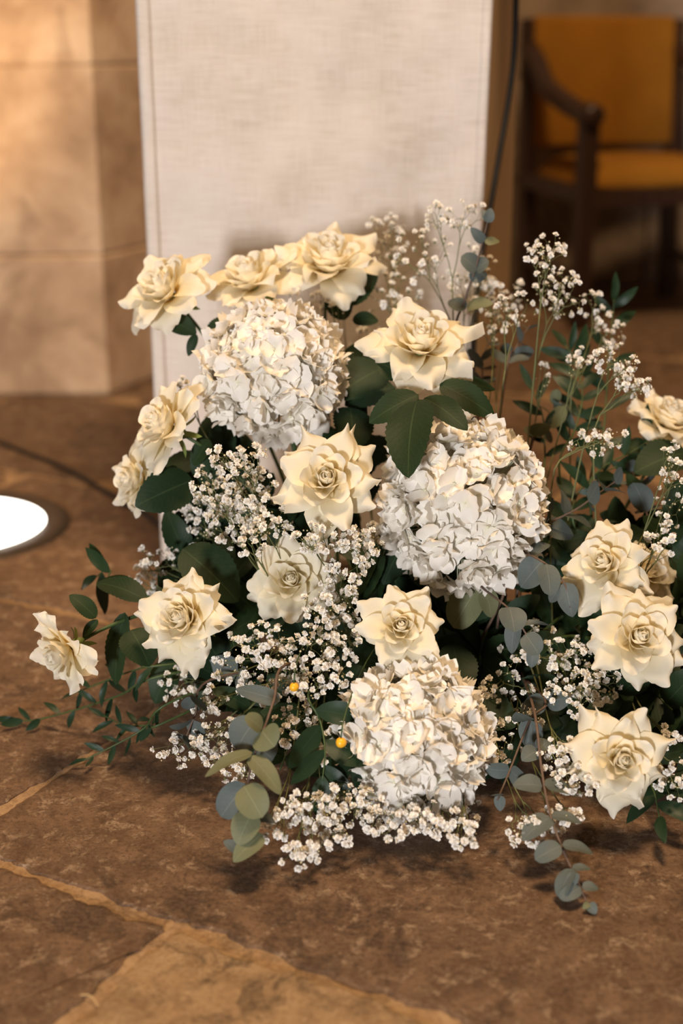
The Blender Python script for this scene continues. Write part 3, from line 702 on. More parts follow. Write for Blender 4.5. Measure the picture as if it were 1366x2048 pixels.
def gyp(cx_, cy_, rx, ry, d, rz, n, label, seed, base=None, size=1.0, via=None, rot=0.0):
    r = random.Random(seed); c = at(cx_, cy_, d); k1 = d/FPX; P = []
    cr, sr = math.cos(math.radians(rot)), math.sin(math.radians(rot))
    while len(P) < n:
        q = V((r.uniform(-1, 1), r.uniform(-1, 1), r.uniform(-1, 1)))
        if not 0.15 < q.length < 1: continue
        ex, ey = q.x*rx, q.y*ry
        p = c + RT*((ex*cr-ey*sr)*k1) + UP*((ex*sr+ey*cr)*k1) - FWD*(q.z*rz)
        if p.z < 0.006: p.z = 0.006+r.uniform(0, 0.012)
        if len(P) > 2 and min((p-o).length for o in P) < 0.0042: 
            if r.random() < 0.7: continue
        P.append(p)
    bs = base if base is not None else foam_pt(c, r)
    root = thing('babys_breath_sprig', bs, label, "baby's breath", "baby's breath sprigs of the arrangement")
    vs, fs, bv, bf = [], [], [], []; tips = []
    dirb = (c-bs); fork = bs + dirb*0.66 - V((0, 0, 0.0)) if via is None else at(*via)
    fork.z = max(fork.z, 0.012)
    s0 = bez(bs, bs+V((0, 0, dirb.length*0.25)), fork-(c-fork)*0.5, fork, 8)
    for p in s0: p.z = max(p.z, 0.008)
    tube(vs, fs, s0, [0.0013-0.0004*i/8 for i in range(9)], 5)
    def split(node, pts, lev, rad):
        if len(pts) == 1:
            tips.append((pts[0], (pts[0]-node))); m = node.lerp(pts[0], .5)+V((r.uniform(-1, 1), r.uniform(-1, 1), r.uniform(0, 1)))*0.0012
            tube(vs, fs, [node, m, pts[0]], [rad*.8, rad*.7, 0.0003], 3, False); return
        ctr = sum(pts, V())/len(pts)
        ax = V((r.uniform(-1, 1), r.uniform(-1, 1), r.uniform(-1, 1)))
        far = max(pts, key=lambda p: (p-ctr).length); ax = (far-ctr).normalized()+ax*0.35
        o = sorted(pts, key=lambda p: (p-ctr).dot(ax)); kcut = max(1, min(len(o)-1, int(len(o)*r.uniform(.36, .64))))
        for grp in (o[:kcut], o[kcut:]):
            g = sum(grp, V())/len(grp)
            if len(grp) == 1: split(node, grp, lev+1, rad*0.75); continue
            nx = node.lerp(g, 0.52); m = node.lerp(nx, .5)+V((r.uniform(-1, 1), r.uniform(-1, 1), r.uniform(-.4, 1)))*0.0015
            tube(vs, fs, [node, m, nx], [rad, rad*.9, rad*.78], 4, False)
            split(nx, grp, lev+1, rad*0.78)
    split(fork, P, 0, 0.00095)
    link_mesh('stem', vs, fs, GSTEM, root)
    for (p, dv) in tips:
        nrm = dv.normalized()+(CAM-p).normalized()*0.5+V((0, 0, .35))+V((r.uniform(-1, 1), r.uniform(-1, 1), r.uniform(-1, 1)))*0.5
        M = Matrix.Translation(p) @ frame(nrm, r.uniform(0, 6)).to_4x4() @ Matrix.Scale(r.uniform(.72, 1.12)*size, 4)
        inst('floret', GYPS[r.randrange(6)], root, M)
        if r.random() < 0.7:
            for _ in range(r.randint(1, 2)):
                b = p-dv*r.uniform(.1, .6)+V((r.uniform(-1, 1), r.uniform(-1, 1), r.uniform(-1, 1)))*0.006; b.z = max(b.z, .003)
                octa(bv, bf, b, r.uniform(.0008, .0015)); tube(vs, fs, [p-dv*.7, b], [.0003, .0002], 3, False)
    if bv:
        o = link_mesh('buds', bv, bf, BUD, root); o['kind'] = 'stuff'
    return root
LB = {
 'cloud_front': "baby's breath sprig directly under the upper hydrangea, top of the dense cloud",
 'cloud_back': "blurred baby's breath sprig at the back of the dense cloud near the cloth",
 'cloud_under': "baby's breath sprig tucked under the points of the star shaped rose",
 'veil_back': "baby's breath sprig in the gap between star shaped rose and largest hydrangea",
 'veil_front': "thin baby's breath sprig lying across the veiled rose",
 'veil_star': "baby's breath sprig hanging below the star shaped rose, above the veiled rose",
 'mid_low': "baby's breath sprig running down between the yellow berries",
 'mid_round': "baby's breath sprig between the round whorled rose and olive eucalyptus",
 'mid_gold': "baby's breath sprig beside the golden cupped rose",
 'foot_hyd': "baby's breath sprig pressed to the floor by the lowest hydrangea",
 'spiky_far': "baby's breath sprig on the far side of the spiky rose",
 'spiky_floor': "baby's breath sprig on the floor under the trailing eucalyptus",
 'dark_cup': "dense baby's breath sprig beside the large cupped rose, over the spiky rose",
 'dark_hyd': "loose baby's breath sprig over the dark leaves beside the lowest hydrangea",
 'top_fork': "baby's breath sprig with open forked stems in front of the linen cloth",
 'top_shade': "shaded baby's breath sprig behind the tallest rose, close to the cloth",
 'top_euc': "baby's breath sprig around the tallest eucalyptus sprig",
 'top_tiny': "tiny baby's breath sprig between the leaves under the tallest rose",
 'arch_top': "baby's breath sprig arching highest against the dark armchair legs",
 'arch_end': "baby's breath sprig reaching out to the blurred rose",
 'arch_low': "short baby's breath sprig spreading sideways under the arching ones",
 'arch_small': "small loose baby's breath sprig between ruscus leaves",
 'foot_front': "baby's breath sprig lying farthest out on the floor by the olive eucalyptus",
 'foot_gap': "baby's breath sprig on the floor between lowest hydrangea and trailing eucalyptus",
 'top': "baby's breath sprig rising against the linen cloth behind the roses",
 'arch': "baby's breath sprig arching out over the armchair side above the ruscus",
 'cloud': "baby's breath sprig in the dense cloud beside the star shaped rose",
 'veil': "baby's breath sprig between the veiled rose and the golden cupped rose",
 'mid': "baby's breath sprig above the yellow berries, beside the lowest hydrangea",
 'foot': "baby's breath sprig lying along the floor under the lowest hydrangea",
 'dark': "baby's breath sprig in the dark gap between the hydrangea and the cupped roses",
 'spiky': "baby's breath sprig next to the spiky rose close to the floor",
 'side': "blurred baby's breath sprig on the pillar side, under the round whorled rose",
 'edge': "baby's breath sprig by the broad leaf and tilted rose",
 'left': "baby's breath sprig behind the round whorled rose near the floor light",
}
spec = [  # cx, cy, rx, ry, d, rz, n, key, options
 (905, 432, 80, 32, 1.78, .035, 34, 'top_fork', dict(via=(905, 560, 1.79))), (835, 510, 70, 60, 1.80, .05, 30, 'top_fork', dict(via=(900, 640, 1.80))),
 (775, 480, 45, 60, 1.93, .04, 40, 'top_shade', {}), (800, 590, 70, 70, 1.86, .05, 40, 'top_shade', {}), (945, 560, 60, 70, 1.84, .05, 45, 'top_euc', {}),
 (610, 600, 50, 40, 1.90, .03, 22, 'top_shade', {}), (668, 605, 22, 22, 1.78, .02, 6, 'top_tiny', {}), (1000, 590, 55, 40, 1.88, .04, 38, 'top_euc', {}),
 (985, 640, 40, 50, 1.80, .04, 22, 'top_euc', dict(via=(985, 740, 1.78))), (735, 690, 40, 60, 1.92, .03, 24, 'top_shade', {}),
 (1090, 510, 42, 56, 1.70, .035, 34, 'arch_top', dict(via=(1080, 620, 1.71), rot=20)), (1128, 585, 62, 50, 1.74, .04, 40, 'arch_top', dict(via=(1080, 700, 1.74), rot=-30)),
 (1035, 620, 50, 40, 1.72, .03, 16, 'arch', dict(via=(1010, 740, 1.72))), (1205, 640, 34, 70, 1.82, .04, 30, 'arch', dict(via=(1150, 760, 1.80), rot=30)),
 (1228, 722, 52, 34, 1.66, .03, 32, 'arch_end', dict(via=(1195, 790, 1.67), rot=-30)), (1270, 775, 55, 26, 1.66, .03, 30, 'arch_end', dict(via=(1200, 830, 1.67), rot=-35)),
 (1150, 715, 38, 26, 1.72, .03, 10, 'arch_small', {}), (1195, 880, 62, 38, 1.64, .03, 22, 'arch_low', dict(via=(1120, 920, 1.65))), (1085, 740, 20, 20, 1.76, .02, 5, 'arch_small', {}),
 (470, 915, 66, 36, 1.59, .03, 34, 'cloud_front', {}), (430, 985, 52, 60, 1.62, .04, 46, 'cloud', {}), (505, 985, 56, 60, 1.62, .04, 50, 'cloud', {}),
 (470, 1050, 66, 46, 1.63, .04, 55, 'cloud', {}), (400, 1040, 40, 60, 1.74, .04, 36, 'cloud_back', {}), (540, 1045, 50, 36, 1.58, .03, 30, 'cloud_under', {}), (470, 980, 90, 80, 1.68, .03, 50, 'cloud_back', {}),
 (650, 1075, 66, 34, 1.55, .03, 36, 'veil_star', {}), (720, 1090, 46, 44, 1.57, .03, 38, 'veil_star', {}), (690, 1170, 50, 60, 1.57, .03, 46, 'veil', {}), (640, 1215, 56, 34, 1.55, .03, 26, 'veil', {}), (745, 1070, 40, 30, 1.66, .03, 22, 'veil_back', {}), (505, 1080, 40, 40, 1.56, .02, 12, 'veil_front', {}),
 (545, 1290, 66, 52, 1.53, .035, 48, 'mid', {}), (635, 1290, 56, 56, 1.54, .035, 46, 'mid_gold', {}), (470, 1330, 46, 62, 1.55, .03, 28, 'mid_round', {}), (600, 1360, 70, 46, 1.53, .035, 46, 'mid', {}),
 (535, 1370, 66, 40, 1.56, .03, 30, 'mid', {}), (590, 1450, 46, 46, 1.53, .03, 24, 'mid_low', {}), (640, 1500, 30, 60, 1.52, .025, 22, 'mid_low', {}), (690, 1270, 40, 60, 1.58, .03, 30, 'mid_gold', {}), (680, 1360, 34, 40, 1.52, .02, 12, 'mid_gold', {}),
 (620, 1620, 76, 46, 1.46, .03, 52, 'foot', {}), (700, 1610, 76, 46, 1.47, .03, 58, 'foot', {}), (790, 1645, 76, 34, 1.455, .025, 52, 'foot_hyd', {}), (860, 1640, 62, 40, 1.46, .025, 46, 'foot_hyd', {}),
 (600, 1705, 44, 34, 1.43, .02, 24, 'foot_front', {}), (660, 1670, 50, 30, 1.455, .02, 30, 'foot', {}), (560, 1660, 34, 40, 1.46, .02, 18, 'foot_front', {}), (935, 1670, 40, 36, 1.44, .02, 20, 'foot_gap', {}), (730, 1580, 60, 40, 1.50, .03, 36, 'foot', {}), (925, 1615, 40, 34, 1.50, .03, 18, 'foot_gap', {}),
 (1010, 1370, 64, 54, 1.60, .03, 24, 'dark_hyd', {}), (1130, 1310, 66, 46, 1.60, .04, 40, 'dark', {}), (1155, 1385, 66, 50, 1.57, .035, 52, 'dark_cup', {}), (1060, 1290, 60, 50, 1.63, .04, 20, 'dark', {}), (1050, 1430, 60, 40, 1.58, .03, 16, 'dark_hyd', {}), (1200, 1360, 44, 50, 1.60, .03, 32, 'dark_cup', {}), (960, 1400, 40, 40, 1.58, .02, 10, 'dark_hyd', {}),
 (1120, 1510, 46, 40, 1.50, .025, 24, 'spiky', {}), (1150, 1560, 46, 40, 1.48, .025, 24, 'spiky', {}), (1060, 1660, 56, 34, 1.45, .02, 34, 'spiky_floor', {}), (1120, 1640, 46, 30, 1.46, .02, 22, 'spiky_floor', {}), (1345, 1560, 34, 46, 1.50, .02, 18, 'spiky_far', {}), (1330, 1475, 30, 26, 1.54, .02, 10, 'spiky_far', {}), (1010, 1500, 40, 50, 1.56, .02, 14, 'spiky', {}),
 (355, 1370, 40, 46, 1.66, .03, 26, 'side', {}), (365, 1500, 60, 34, 1.60, .03, 30, 'side', {}), (430, 1470, 52, 52, 1.60, .03, 34, 'side', {}), (460, 1540, 60, 34, 1.57, .03, 26, 'side', {}), (420, 1410, 40, 40, 1.62, .02, 20, 'side', {}),
 (1345, 1000, 30, 90, 1.62, .03, 18, 'edge', {}), (1350, 930, 30, 50, 1.60, .02, 10, 'edge', {}), (1330, 1070, 30, 50, 1.60, .02, 12, 'edge', {}), (1300, 1100, 40, 40, 1.60, .02, 8, 'edge', {}),
 (315, 1125, 44, 46, 1.72, .03, 26, 'left', {}), (290, 1165, 40, 30, 1.74, .03, 20, 'left', {}), (375, 775, 34, 26, 1.74, .02, 14, 'left', dict(via=(400, 850, 1.74))),
]
for i, (a, b, c_, d_, e_, f_, n_, key, kw) in enumerate(spec): gyp(a, b, c_, d_, e_, f_, n_, LB[key], 1000+i, **kw)

# ------------------------------------------------------------------ eucalyptus
def sprig_stem(root, pts, r0, r1, mat, sides=6):
    s = spline(pts, 6); vs, fs = [], []; tube(vs, fs, s, [r0+(r1-r0)*i/(len(s)-1) for i in range(len(s))], sides); link_mesh('stem', vs, fs, mat, root); return s
def euc(pts, label, size, seed, leaves=None, nodes=7, mat=None, kind='heart', t0=0.25, base=None):
    r = random.Random(seed); W = [at(*p) for p in pts]
    if base is not False: W = [base or foam_pt(W[0], r)] + W
    root = thing('eucalyptus_sprig', W[0], label, 'eucalyptus', 'eucalyptus sprigs of the arrangement')
    s = sprig_stem(root, W, 0.0018, 0.0009, ESTEM)
    if leaves:
        for lf in leaves:
            kw = dict(lf[5]) if len(lf) > 5 else {}
            kw.setdefault('mat', mat or EUC); kw.setdefault('kind', kind)
            pleaf(root, lf[0], lf[1], lf[2], lf[3], d2=lf[4], ser=0.0, n=14, **kw)
        return root
    for q in range(nodes):
        t = t0+(1-t0)*q/(nodes-1); i = min(len(s)-2, int(t*(len(s)-1))); p = s[i]; tg = (s[i+1]-s[max(0, i-1)]).normalized()
        a = tg.orthogonal().normalized(); a.rotate(Quaternion(tg, seed+q*math.pi/2+r.uniform(-.3, .3)))
        sz = size*(1-0.45*max(0, t-0.5)*2)*r.uniform(.85, 1.1)
        for sg in (1, -1):
            dr = (a*sg*0.85+tg*r.uniform(.25, .7)).normalized(); T = p+dr*sz
            if T.z < 0.004: T.z = 0.004
            leaf(root, p, T, sz*r.uniform(.68, .86), mat or EUC, kind, nrm=tg*0.7-a*sg*0.3+(CAM-p).normalized()*0.5, bend=r.uniform(-.08, .08), fold=0.12, n=10)
    return root
euc([(570, 1330, 1.52), (548, 1400, 1.47), (522, 1475, 1.445), (500, 1540, 1.43), (493, 1610, 1.42), (492, 1680, 1.42)], 'olive green eucalyptus sprig hanging to the floor beside the yellow berries', 0, 1, mat=EUCO, base=V((0.0, 1.58, .09)), leaves=[
    ((524, 1458), (492, 1432), 40, 1.44, 1.43, dict(kind='round')), ((524, 1462), (548, 1492), 66, 1.44, 1.425, dict(kind='round', nrm=V((-.3, -.8, .6)))),
    ((505, 1505), (408, 1548), 36, 1.43, 1.42, dict(nrm=V((-.3, -.3, 1)))), ((500, 1512), (563, 1586), 44, 1.43, 1.41, dict(nrm=V((.5, -.7, .5)))),
    ((492, 1568), (440, 1634), 62, 1.43, 1.43, dict(mat=EUC, kind='round')), ((488, 1572), (524, 1634), 66, 1.42, 1.405, dict(kind='round', nrm=V((.1, -.9, .4)))),
    ((504, 1625), (474, 1690), 58, 1.42, 1.41, dict(nrm=V((-.2, -.9, .4)))), ((524, 1668), (466, 1722), 46, 1.42, 1.405), ((505, 1630), (552, 1640), 34, 1.43, 1.45, dict(mat=EUC)),
    ((512, 1440), (470, 1500), 76, 1.455, 1.46, dict(mat=EUC, kind='round')), ((512, 1490), (548, 1520), 60, 1.46, 1.47, dict(mat=EUC, kind='round')), ((478, 1700), (448, 1682), 24, 1.415, 1.41, dict(mat=EUC)), ((560, 1402), (470, 1376), 36, 1.50, 1.51, dict(mat=EUC))])
euc([(1068, 1420, 1.54), (1082, 1530, 1.49), (1098, 1620, 1.45), (1122, 1690, 1.425), (1150, 1752, 1.405), (1170, 1795, 1.39), (1184, 1818, 1.384)], 'blue grey eucalyptus sprig trailing over the floor past the spiky rose', 0, 2, leaves=[
    ((1084, 1572), (1026, 1568), 46, 1.47, 1.47, dict(nrm=V((0, -.4, 1)))), ((1088, 1570), (1158, 1588), 44, 1.47, 1.48, dict(nrm=V((0, -.2, 1)))),
    ((1100, 1634), (1044, 1678), 50, 1.445, 1.43, dict(nrm=V((-.4, -.5, .8)))), ((1102, 1632), (1164, 1643), 34, 1.445, 1.44, dict(nrm=V((.3, -.2, 1)))),
    ((1122, 1692), (1070, 1718), 44, 1.42, 1.415, dict(kind='round', nrm=V((-.3, -.6, .8)))), ((1124, 1690), (1188, 1704), 34, 1.42, 1.42, dict(nrm=V((.3, -.2, 1)))),
    ((1144, 1737), (1118, 1795), 42, 1.405, 1.392, dict(kind='round', nrm=V((-.7, -.5, .5)))), ((1144, 1738), (1182, 1736), 24, 1.405, 1.405, dict(nrm=V((.2, -.1, 1)))), ((1148, 1744), (1146, 1772), 26, 1.40, 1.395),
    ((1162, 1776), (1120, 1796), 32, 1.395, 1.388, dict(kind='round', nrm=V((-.2, -.7, .7)))), ((1164, 1774), (1198, 1776), 26, 1.393, 1.393, dict(nrm=V((.2, -.3, 1)))), ((1178, 1806), (1192, 1828), 22, 1.386, 1.380), ((1178, 1806), (1166, 1818), 14, 1.386, 1.382, dict(mat=EUCO)),
    ((1076, 1500), (1044, 1520), 40, 1.51, 1.50), ((1078, 1498), (1098, 1480), 34, 1.51, 1.52)])
euc([(900, 720, 1.80), (930, 600, 1.77), (950, 540, 1.76), (966, 480, 1.75), (978, 430, 1.745)], 'grey eucalyptus sprig standing tallest in front of the hanging cable', 0, 3, leaves=[
    ((975, 445), (982, 416), 22, 1.745, 1.74), ((972, 440), (966, 418), 14, 1.745, 1.75), ((968, 484), (942, 456), 22, 1.75, 1.74), ((970, 486), (1000, 480), 20, 1.75, 1.76, dict(mat=EUCO)),
    ((955, 540), (924, 512), 42, 1.76, 1.75, dict(kind='round')), ((953, 542), (976, 520), 40, 1.76, 1.75, dict(kind='round')), ((940, 560), (975, 545), 30, 1.76, 1.77),
    ((932, 618), (895, 600), 30, 1.77, 1.79), ((934, 615), (985, 605), 34, 1.77, 1.75, dict(mat=EUCO))])
euc([(1010, 1180, 1.62), (960, 1170, 1.63), (1018, 1218, 1.57), (1052, 1268, 1.56), (1068, 1310, 1.56)], 'silvery eucalyptus sprig hanging below the largest hydrangea', 0, 4, leaves=[
    ((1018, 1214), (1030, 1262), 58, 1.57, 1.55, dict(kind='round')), ((1030, 1240), (1022, 1308), 34, 1.58, 1.58), ((1050, 1268), (1078, 1308), 44, 1.56, 1.55, dict(kind='round')), ((1068, 1298), (1062, 1336), 26, 1.57, 1.57), ((1034, 1250), (1100, 1246), 16, 1.58, 1.58, dict(nrm=V((0, -.3, 1)))), ((960, 1170), (905, 1255), 74, 1.64, 1.64, dict(mat=EUCO, kind='round')), ((968, 1180), (985, 1235), 44, 1.63, 1.63, dict(mat=EUCO))])
euc([(1020, 1090, 1.64), (1050, 1105, 1.60), (1095, 1130, 1.57), (1128, 1165, 1.56), (1140, 1215, 1.56)], 'blue grey eucalyptus sprig reaching from the largest hydrangea to the tilted rose', 0, 5, leaves=[
    ((1092, 1128), (1102, 1190), 46, 1.565, 1.55, dict(kind='round')), ((1085, 1122), (1040, 1175), 60, 1.59, 1.60), ((1130, 1165), (1145, 1235), 44, 1.56, 1.56), ((1126, 1168), (1098, 1205), 30, 1.57, 1.58), ((1060, 1108), (1100, 1085), 30, 1.60, 1.62)])
euc([(1050, 1080, 1.70), (1090, 1050, 1.68), (1150, 1020, 1.68), (1200, 985, 1.69), (1235, 960, 1.70)], 'grey eucalyptus sprig leaning from the largest hydrangea towards the shaded gap', 0.040, 6, nodes=6)
euc([(1010, 760, 1.80), (1030, 700, 1.83), (1060, 650, 1.85)], 'small leaved grey eucalyptus sprig beside the hydrangea, behind bare flower stems', 0.032, 7, nodes=5, kind='round')
euc([(960, 800, 1.82), (965, 720, 1.84), (990, 660, 1.86)], 'small leaved grey eucalyptus sprig behind the rose with spread petals', 0.030, 8, nodes=6, kind='round')
euc([(1060, 900, 1.78), (1100, 850, 1.80), (1110, 800, 1.82)], 'grey green eucalyptus sprig at the foot of the ruscus', 0.036, 9, nodes=5, kind='round', mat=EUCO)
euc([(1290, 1080, 1.72), (1280, 990, 1.74), (1262, 935, 1.76)], 'grey eucalyptus sprig under the broad dark leaf', 0.040, 10, nodes=4, kind='round')
euc([(1090, 1400, 1.58), (1060, 1440, 1.55), (1020, 1540, 1.50), (995, 1600, 1.47)], 'dark blue eucalyptus sprig between the lowest hydrangea and the trailing sprig', 0.036, 12, nodes=4)
euc([(420, 1360, 1.62), (390, 1430, 1.60), (370, 1480, 1.60)], 'dusky eucalyptus sprig on the pillar side under the round rose', 0.036, 13, nodes=4)

# ------------------------------------------------------------------ ruscus and pistachio greens
def ruscus(pts, label, size, width, seed, n=11, base=None, spread=0.8, mat=None, t0=0.2, pair=False):
    r = random.Random(seed); W = [at(*p) for p in pts]; W = [base or foam_pt(W[0], r)] + W
    root = thing('ruscus_branch', W[0], label, 'ruscus', 'ruscus branches of the arrangement')
    s = sprig_stem(root, W, 0.0017, 0.0008, STEM, 5)
    for q in range(n):
        t = t0+(1-t0)*q/(n-1); i = min(len(s)-2, int(t*(len(s)-1))); p = s[i]; tg = (s[i+1]-s[max(0, i-1)]).normalized()
        view = (CAM-p).normalized(); a = tg.cross(view).normalized()
        sides = (1, -1) if pair else ((1,) if q % 2 else (-1,))
        if q == n-1: sides = (0,)
        for sg in sides:
            dr = (a*sg*spread+tg*0.75+view*r.uniform(-.4, .4)).normalized(); sz = size*r.uniform(.8, 1.15); T = p+dr*sz
            if T.z < 0.004: T.z = 0.004+r.random()*.006
            leaf(root, p, T, sz*width*r.uniform(.85, 1.15), mat or RUSC, 'lance', nrm=view+V((r.uniform(-.7, .7), 0, r.uniform(-.2, .9))), bend=r.uniform(-.08, .1), n=9)
    return root
RB = V((0.34, 1.70, .09))
ruscus([(1120, 960, 1.76), (1150, 860, 1.80), (1165, 790, 1.83), (1150, 720, 1.86), (1130, 690, 1.87)], 'dark green ruscus branch standing upright beside the largest hydrangea', 0.046, 0.30, 21, 10, RB, pair=True, t0=.35)
ruscus([(1180, 980, 1.78), (1205, 880, 1.80), (1215, 760, 1.86), (1225, 640, 1.90), (1228, 600, 1.90)], 'tallest dark ruscus branch rising behind the arching sprigs', 0.044, 0.30, 22, 11, RB, pair=False, t0=.3)
ruscus([(1100, 1000, 1.74), (1090, 900, 1.78), (1085, 830, 1.80), (1060, 770, 1.82)], 'ruscus branch with long leaves beside bare flower stems', 0.046, 0.28, 23, 7, RB, t0=.35)
ruscus([(1180, 1000, 1.74), (1200, 940, 1.76), (1270, 900, 1.79), (1310, 870, 1.80)], 'ruscus branch reaching under the blurred rose', 0.046, 0.32, 24, 8, RB, t0=.3)
ruscus([(1150, 1060, 1.72), (1150, 1000, 1.74), (1180, 960, 1.76), (1240, 930, 1.77)], 'low ruscus branch above the tilted rose', 0.048, 0.32, 25, 8, RB, t0=.3)
LBp = V((-0.03, 1.62, .088))
ruscus([(330, 1350, 1.66), (240, 1390, 1.70), (150, 1420, 1.73), (70, 1440, 1.75), (30, 1440, 1.76)], 'ruscus branch trailing low under the hanging rose to the floor', 0.034, 0.26, 31, 10, LBp, t0=.3)
ruscus([(350, 1400, 1.64), (290, 1455, 1.66), (230, 1490, 1.66), (165, 1522, 1.655)], 'short ruscus branch trailing towards the floor joint', 0.028, 0.24, 32, 10, LBp, t0=.35)
ruscus([(330, 1330, 1.66), (270, 1340, 1.69), (190, 1370, 1.72), (140, 1390, 1.74)], 'ruscus branch hanging behind the side stem of the low rose', 0.034, 0.24, 33, 8, LBp, t0=.3)
ruscus([(340, 1440, 1.64), (300, 1450, 1.66), (250, 1450, 1.68), (205, 1430, 1.70)], 'fine leaved ruscus branch beside the side sprigs', 0.028, 0.24, 34, 8, LBp, t0=.4)
ruscus([(620, 1380, 1.54), (640, 1440, 1.51), (650, 1500, 1.49), (645, 1560, 1.48)], 'ruscus branch with broad dark leaves by the yellow berries', 0.058, 0.40, 35, 6, V((0.02, 1.58, .09)), t0=.45)
ruscus([(640, 1440, 1.55), (665, 1470, 1.52), (690, 1500, 1.51), (705, 1530, 1.50)], 'short ruscus branch against the lowest hydrangea', 0.048, 0.42, 36, 5, V((0.04, 1.58, .09)), t0=.5)
ruscus([(1300, 1540, 1.56), (1310, 1590, 1.52), (1320, 1640, 1.49)], 'glossy ruscus branch under the spiky rose', 0.055, 0.34, 37, 4, V((0.37, 1.58, .09)), t0=.5)
ruscus([(260, 1180, 1.70), (220, 1140, 1.73), (190, 1155, 1.75)], 'pair of long green leaves on a branch pointing at the floor light', 0.055, 0.28, 38, 4, LBp, t0=.6)

# dark leafy filler branches deep in the arrangement
fill = [(440, 1140, 1.68), (500, 1220, 1.66), (700, 1190, 1.66), (900, 1210, 1.68), (960, 1330, 1.65), (940, 1440, 1.62), (1010, 1250, 1.70), (1080, 1360, 1.68), (400, 930, 1.76), (372, 1000, 1.77), (395, 1065, 1.75), (350, 1105, 1.75), (425, 880, 1.78), (1300, 1010, 1.74), (1200, 1060, 1.72), (1100, 1080, 1.72), (1340, 1190, 1.70),
        (1345, 1420, 1.62), (1050, 1500, 1.62), (620, 1460, 1.62), (490, 1430, 1.64), (430, 1370, 1.66), (690, 860, 1.76), (770, 1110, 1.70), (350, 1160, 1.70), (700, 1540, 1.58), (1190, 1470, 1.62), (600, 1290, 1.66), (860, 1190, 1.66), (560, 1010, 1.70), (430, 960, 1.72), (1220, 1230, 1.66), (1130, 1250, 1.70), (760, 1350, 1.64), (560, 1540, 1.58), (1340, 1310, 1.62), (400, 900, 1.76), (330, 1320, 1.68), (1340, 1100, 1.72), (1250, 1400, 1.60), (1340, 1600, 1.58), (1430, 1180, 1.64), (1440, 1390, 1.60), (1440, 1540, 1.58), (1400, 1010, 1.70)]
MARKS = [(655, 510, 1.78, 'under the tallest rose'), (550, 745, 1.72, 'behind the upper hydrangea'), (315, 845, 1.68, 'beside the large rose turned to the pillar'), (655, 955, 1.6, 'behind the star shaped rose'), (585, 1155, 1.62, 'around the veiled rose'),
    (355, 1235, 1.6, 'behind the round whorled rose'), (930, 1010, 1.66, 'beside the largest hydrangea'), (805, 1250, 1.58, 'behind the golden cupped rose'), (830, 1475, 1.56, 'around the lowest hydrangea'), (1205, 1120, 1.62, 'behind the tilted rose'),
    (1280, 1275, 1.6, 'behind the large cupped rose'), (1245, 1520, 1.52, 'behind the spiky rose'), (600, 1370, 1.58, 'behind the yellow berries'), (1340, 930, 1.76, 'under the broad dark leaf'), (1050, 1240, 1.62, 'behind the silvery eucalyptus'), (430, 1400, 1.64, 'on the pillar side near the floor'), (1340, 1140, 1.7, 'behind the shaded rose'), (1080, 1380, 1.64, 'in the dark gap beside the trailing eucalyptus')]
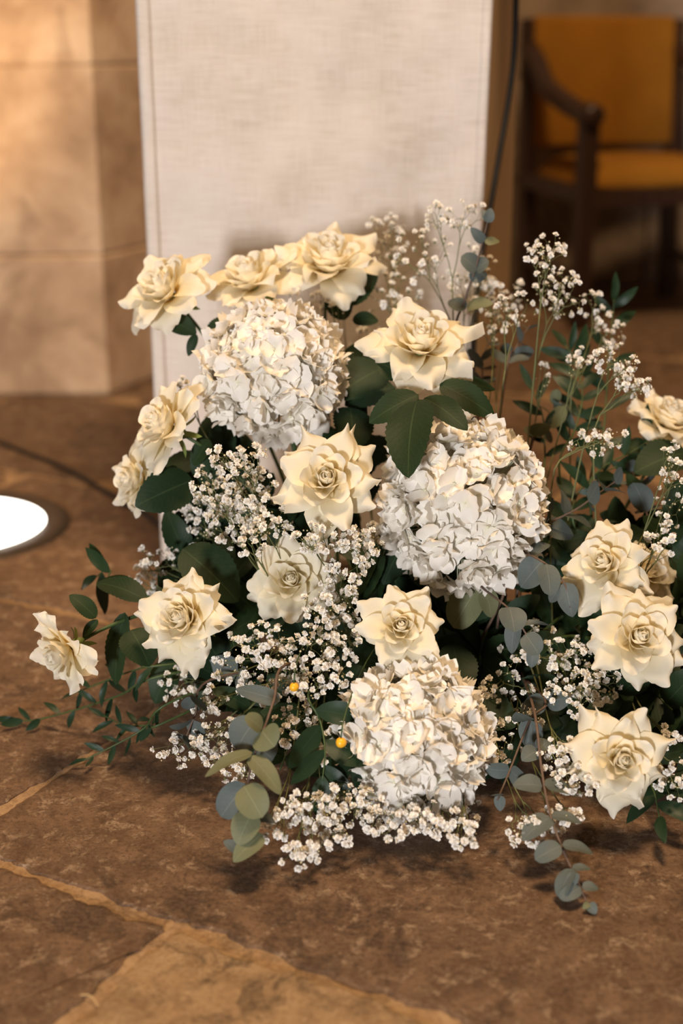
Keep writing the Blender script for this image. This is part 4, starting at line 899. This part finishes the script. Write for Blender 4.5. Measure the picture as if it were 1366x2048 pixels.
for i, (px, py, d) in enumerate(fill):
    r = random.Random(700+i); tip = at(px, py, d); bs = foam_pt(tip, r)
    near = min(MARKS, key=lambda m: (at(m[0], m[1], m[2])-tip).length)
    root = thing('leafy_branch', bs, 'dark glossy leafy branch showing '+near[3], 'greenery', 'dark filler branches inside the arrangement')
    Wp = [bs, bs.lerp(tip, .55)+V((0, 0.01, 0.015)), tip]; s = sprig_stem(root, Wp, 0.002, 0.001, STEM, 5)
    for q in range(8):
        t = 0.45+0.55*q/7; j = min(len(s)-2, int(t*(len(s)-1))); p = s[j]; tg = (s[j+1]-s[max(0, j-1)]).normalized(); view = (CAM-p).normalized()
        a = tg.cross(view).normalized(); dr = (a*(1 if q % 2 else -1)*r.uniform(.5, 1)+tg*r.uniform(.1, .8)+V((r.uniform(-.4, .4), r.uniform(-.2, .4), r.uniform(-.4, .4)))).normalized()
        sz = r.uniform(.045, .068); T = p+dr*sz; T.z = max(T.z, 0.005)
        leaf(root, p, T, sz*r.uniform(.5, .66), SALAL if i % 3 else HLEAF, 'ovate', nrm=view*.8+V((r.uniform(-.6, .6), 0, r.uniform(0, .8))), ser=0.03, n=16)

# ------------------------------------------------------------------ yellow berries
for (px, py, d, rad, lb) in ((588, 1374, 1.505, 9.5, 'small yellow berry among the white baby\'s breath florets'), (682, 1485, 1.47, 11, 'yellow berry hanging under a dark leaf against the lowest hydrangea')):
    c = at(px, py, d); R = rad/FPX*d; bs = foam_pt(c); root = thing('yellow_berry', bs, lb, 'berry', 'yellow berries of the arrangement')
    vs, fs = [], []; n, m = 14, 9
    for j in range(m+1):
        ph = math.pi*j/m
        for i in range(n):
            a = 2*math.pi*i/n; rr = R*(1+0.05*math.cos(3*a))*(math.sin(ph)+0.02); vs.append(c+V((rr*math.cos(a), rr*math.sin(a), R*math.cos(ph)*(0.96-0.10*(j == 0)))))
    for j in range(m):
        for i in range(n): k2 = (i+1) % n; fs.append((j*n+i, (j+1)*n+i, (j+1)*n+k2, j*n+k2))
    fs.append(tuple(range(n))); fs.append(tuple(reversed(range(m*n, m*n+n))))
    link_mesh('berry', vs, fs, BERRY, root)
    vs, fs = [], []; tube(vs, fs, bez(c+V((0, 0, R)), c+V((0, 0.01, 0.04)), bs+V((0, 0, .08)), bs, 10), 0.0009, 5); link_mesh('stem', vs, fs, STEM, root)

# ------------------------------------------------------------------ a dry blade of straw on the floor
P = [fl(160, 1990, 0.002), fl(176, 1990, 0.004), fl(188, 1998, 0.003), fl(196, 2012, 0.002)]
vs, fs = [], []; tube(vs, fs, spline(P, 5), [0.0003]+[0.0006]*14+[0.0003], 4)
o = link_mesh('straw', vs, fs, mat_simple('dry_straw', (0.55, 0.38, 0.17), 0.7, 0.2), origin=(P[1].x, P[1].y, 0)); o['label'] = 'thin dry curved straw lying beside the pale flagstone'; o['category'] = 'straw'
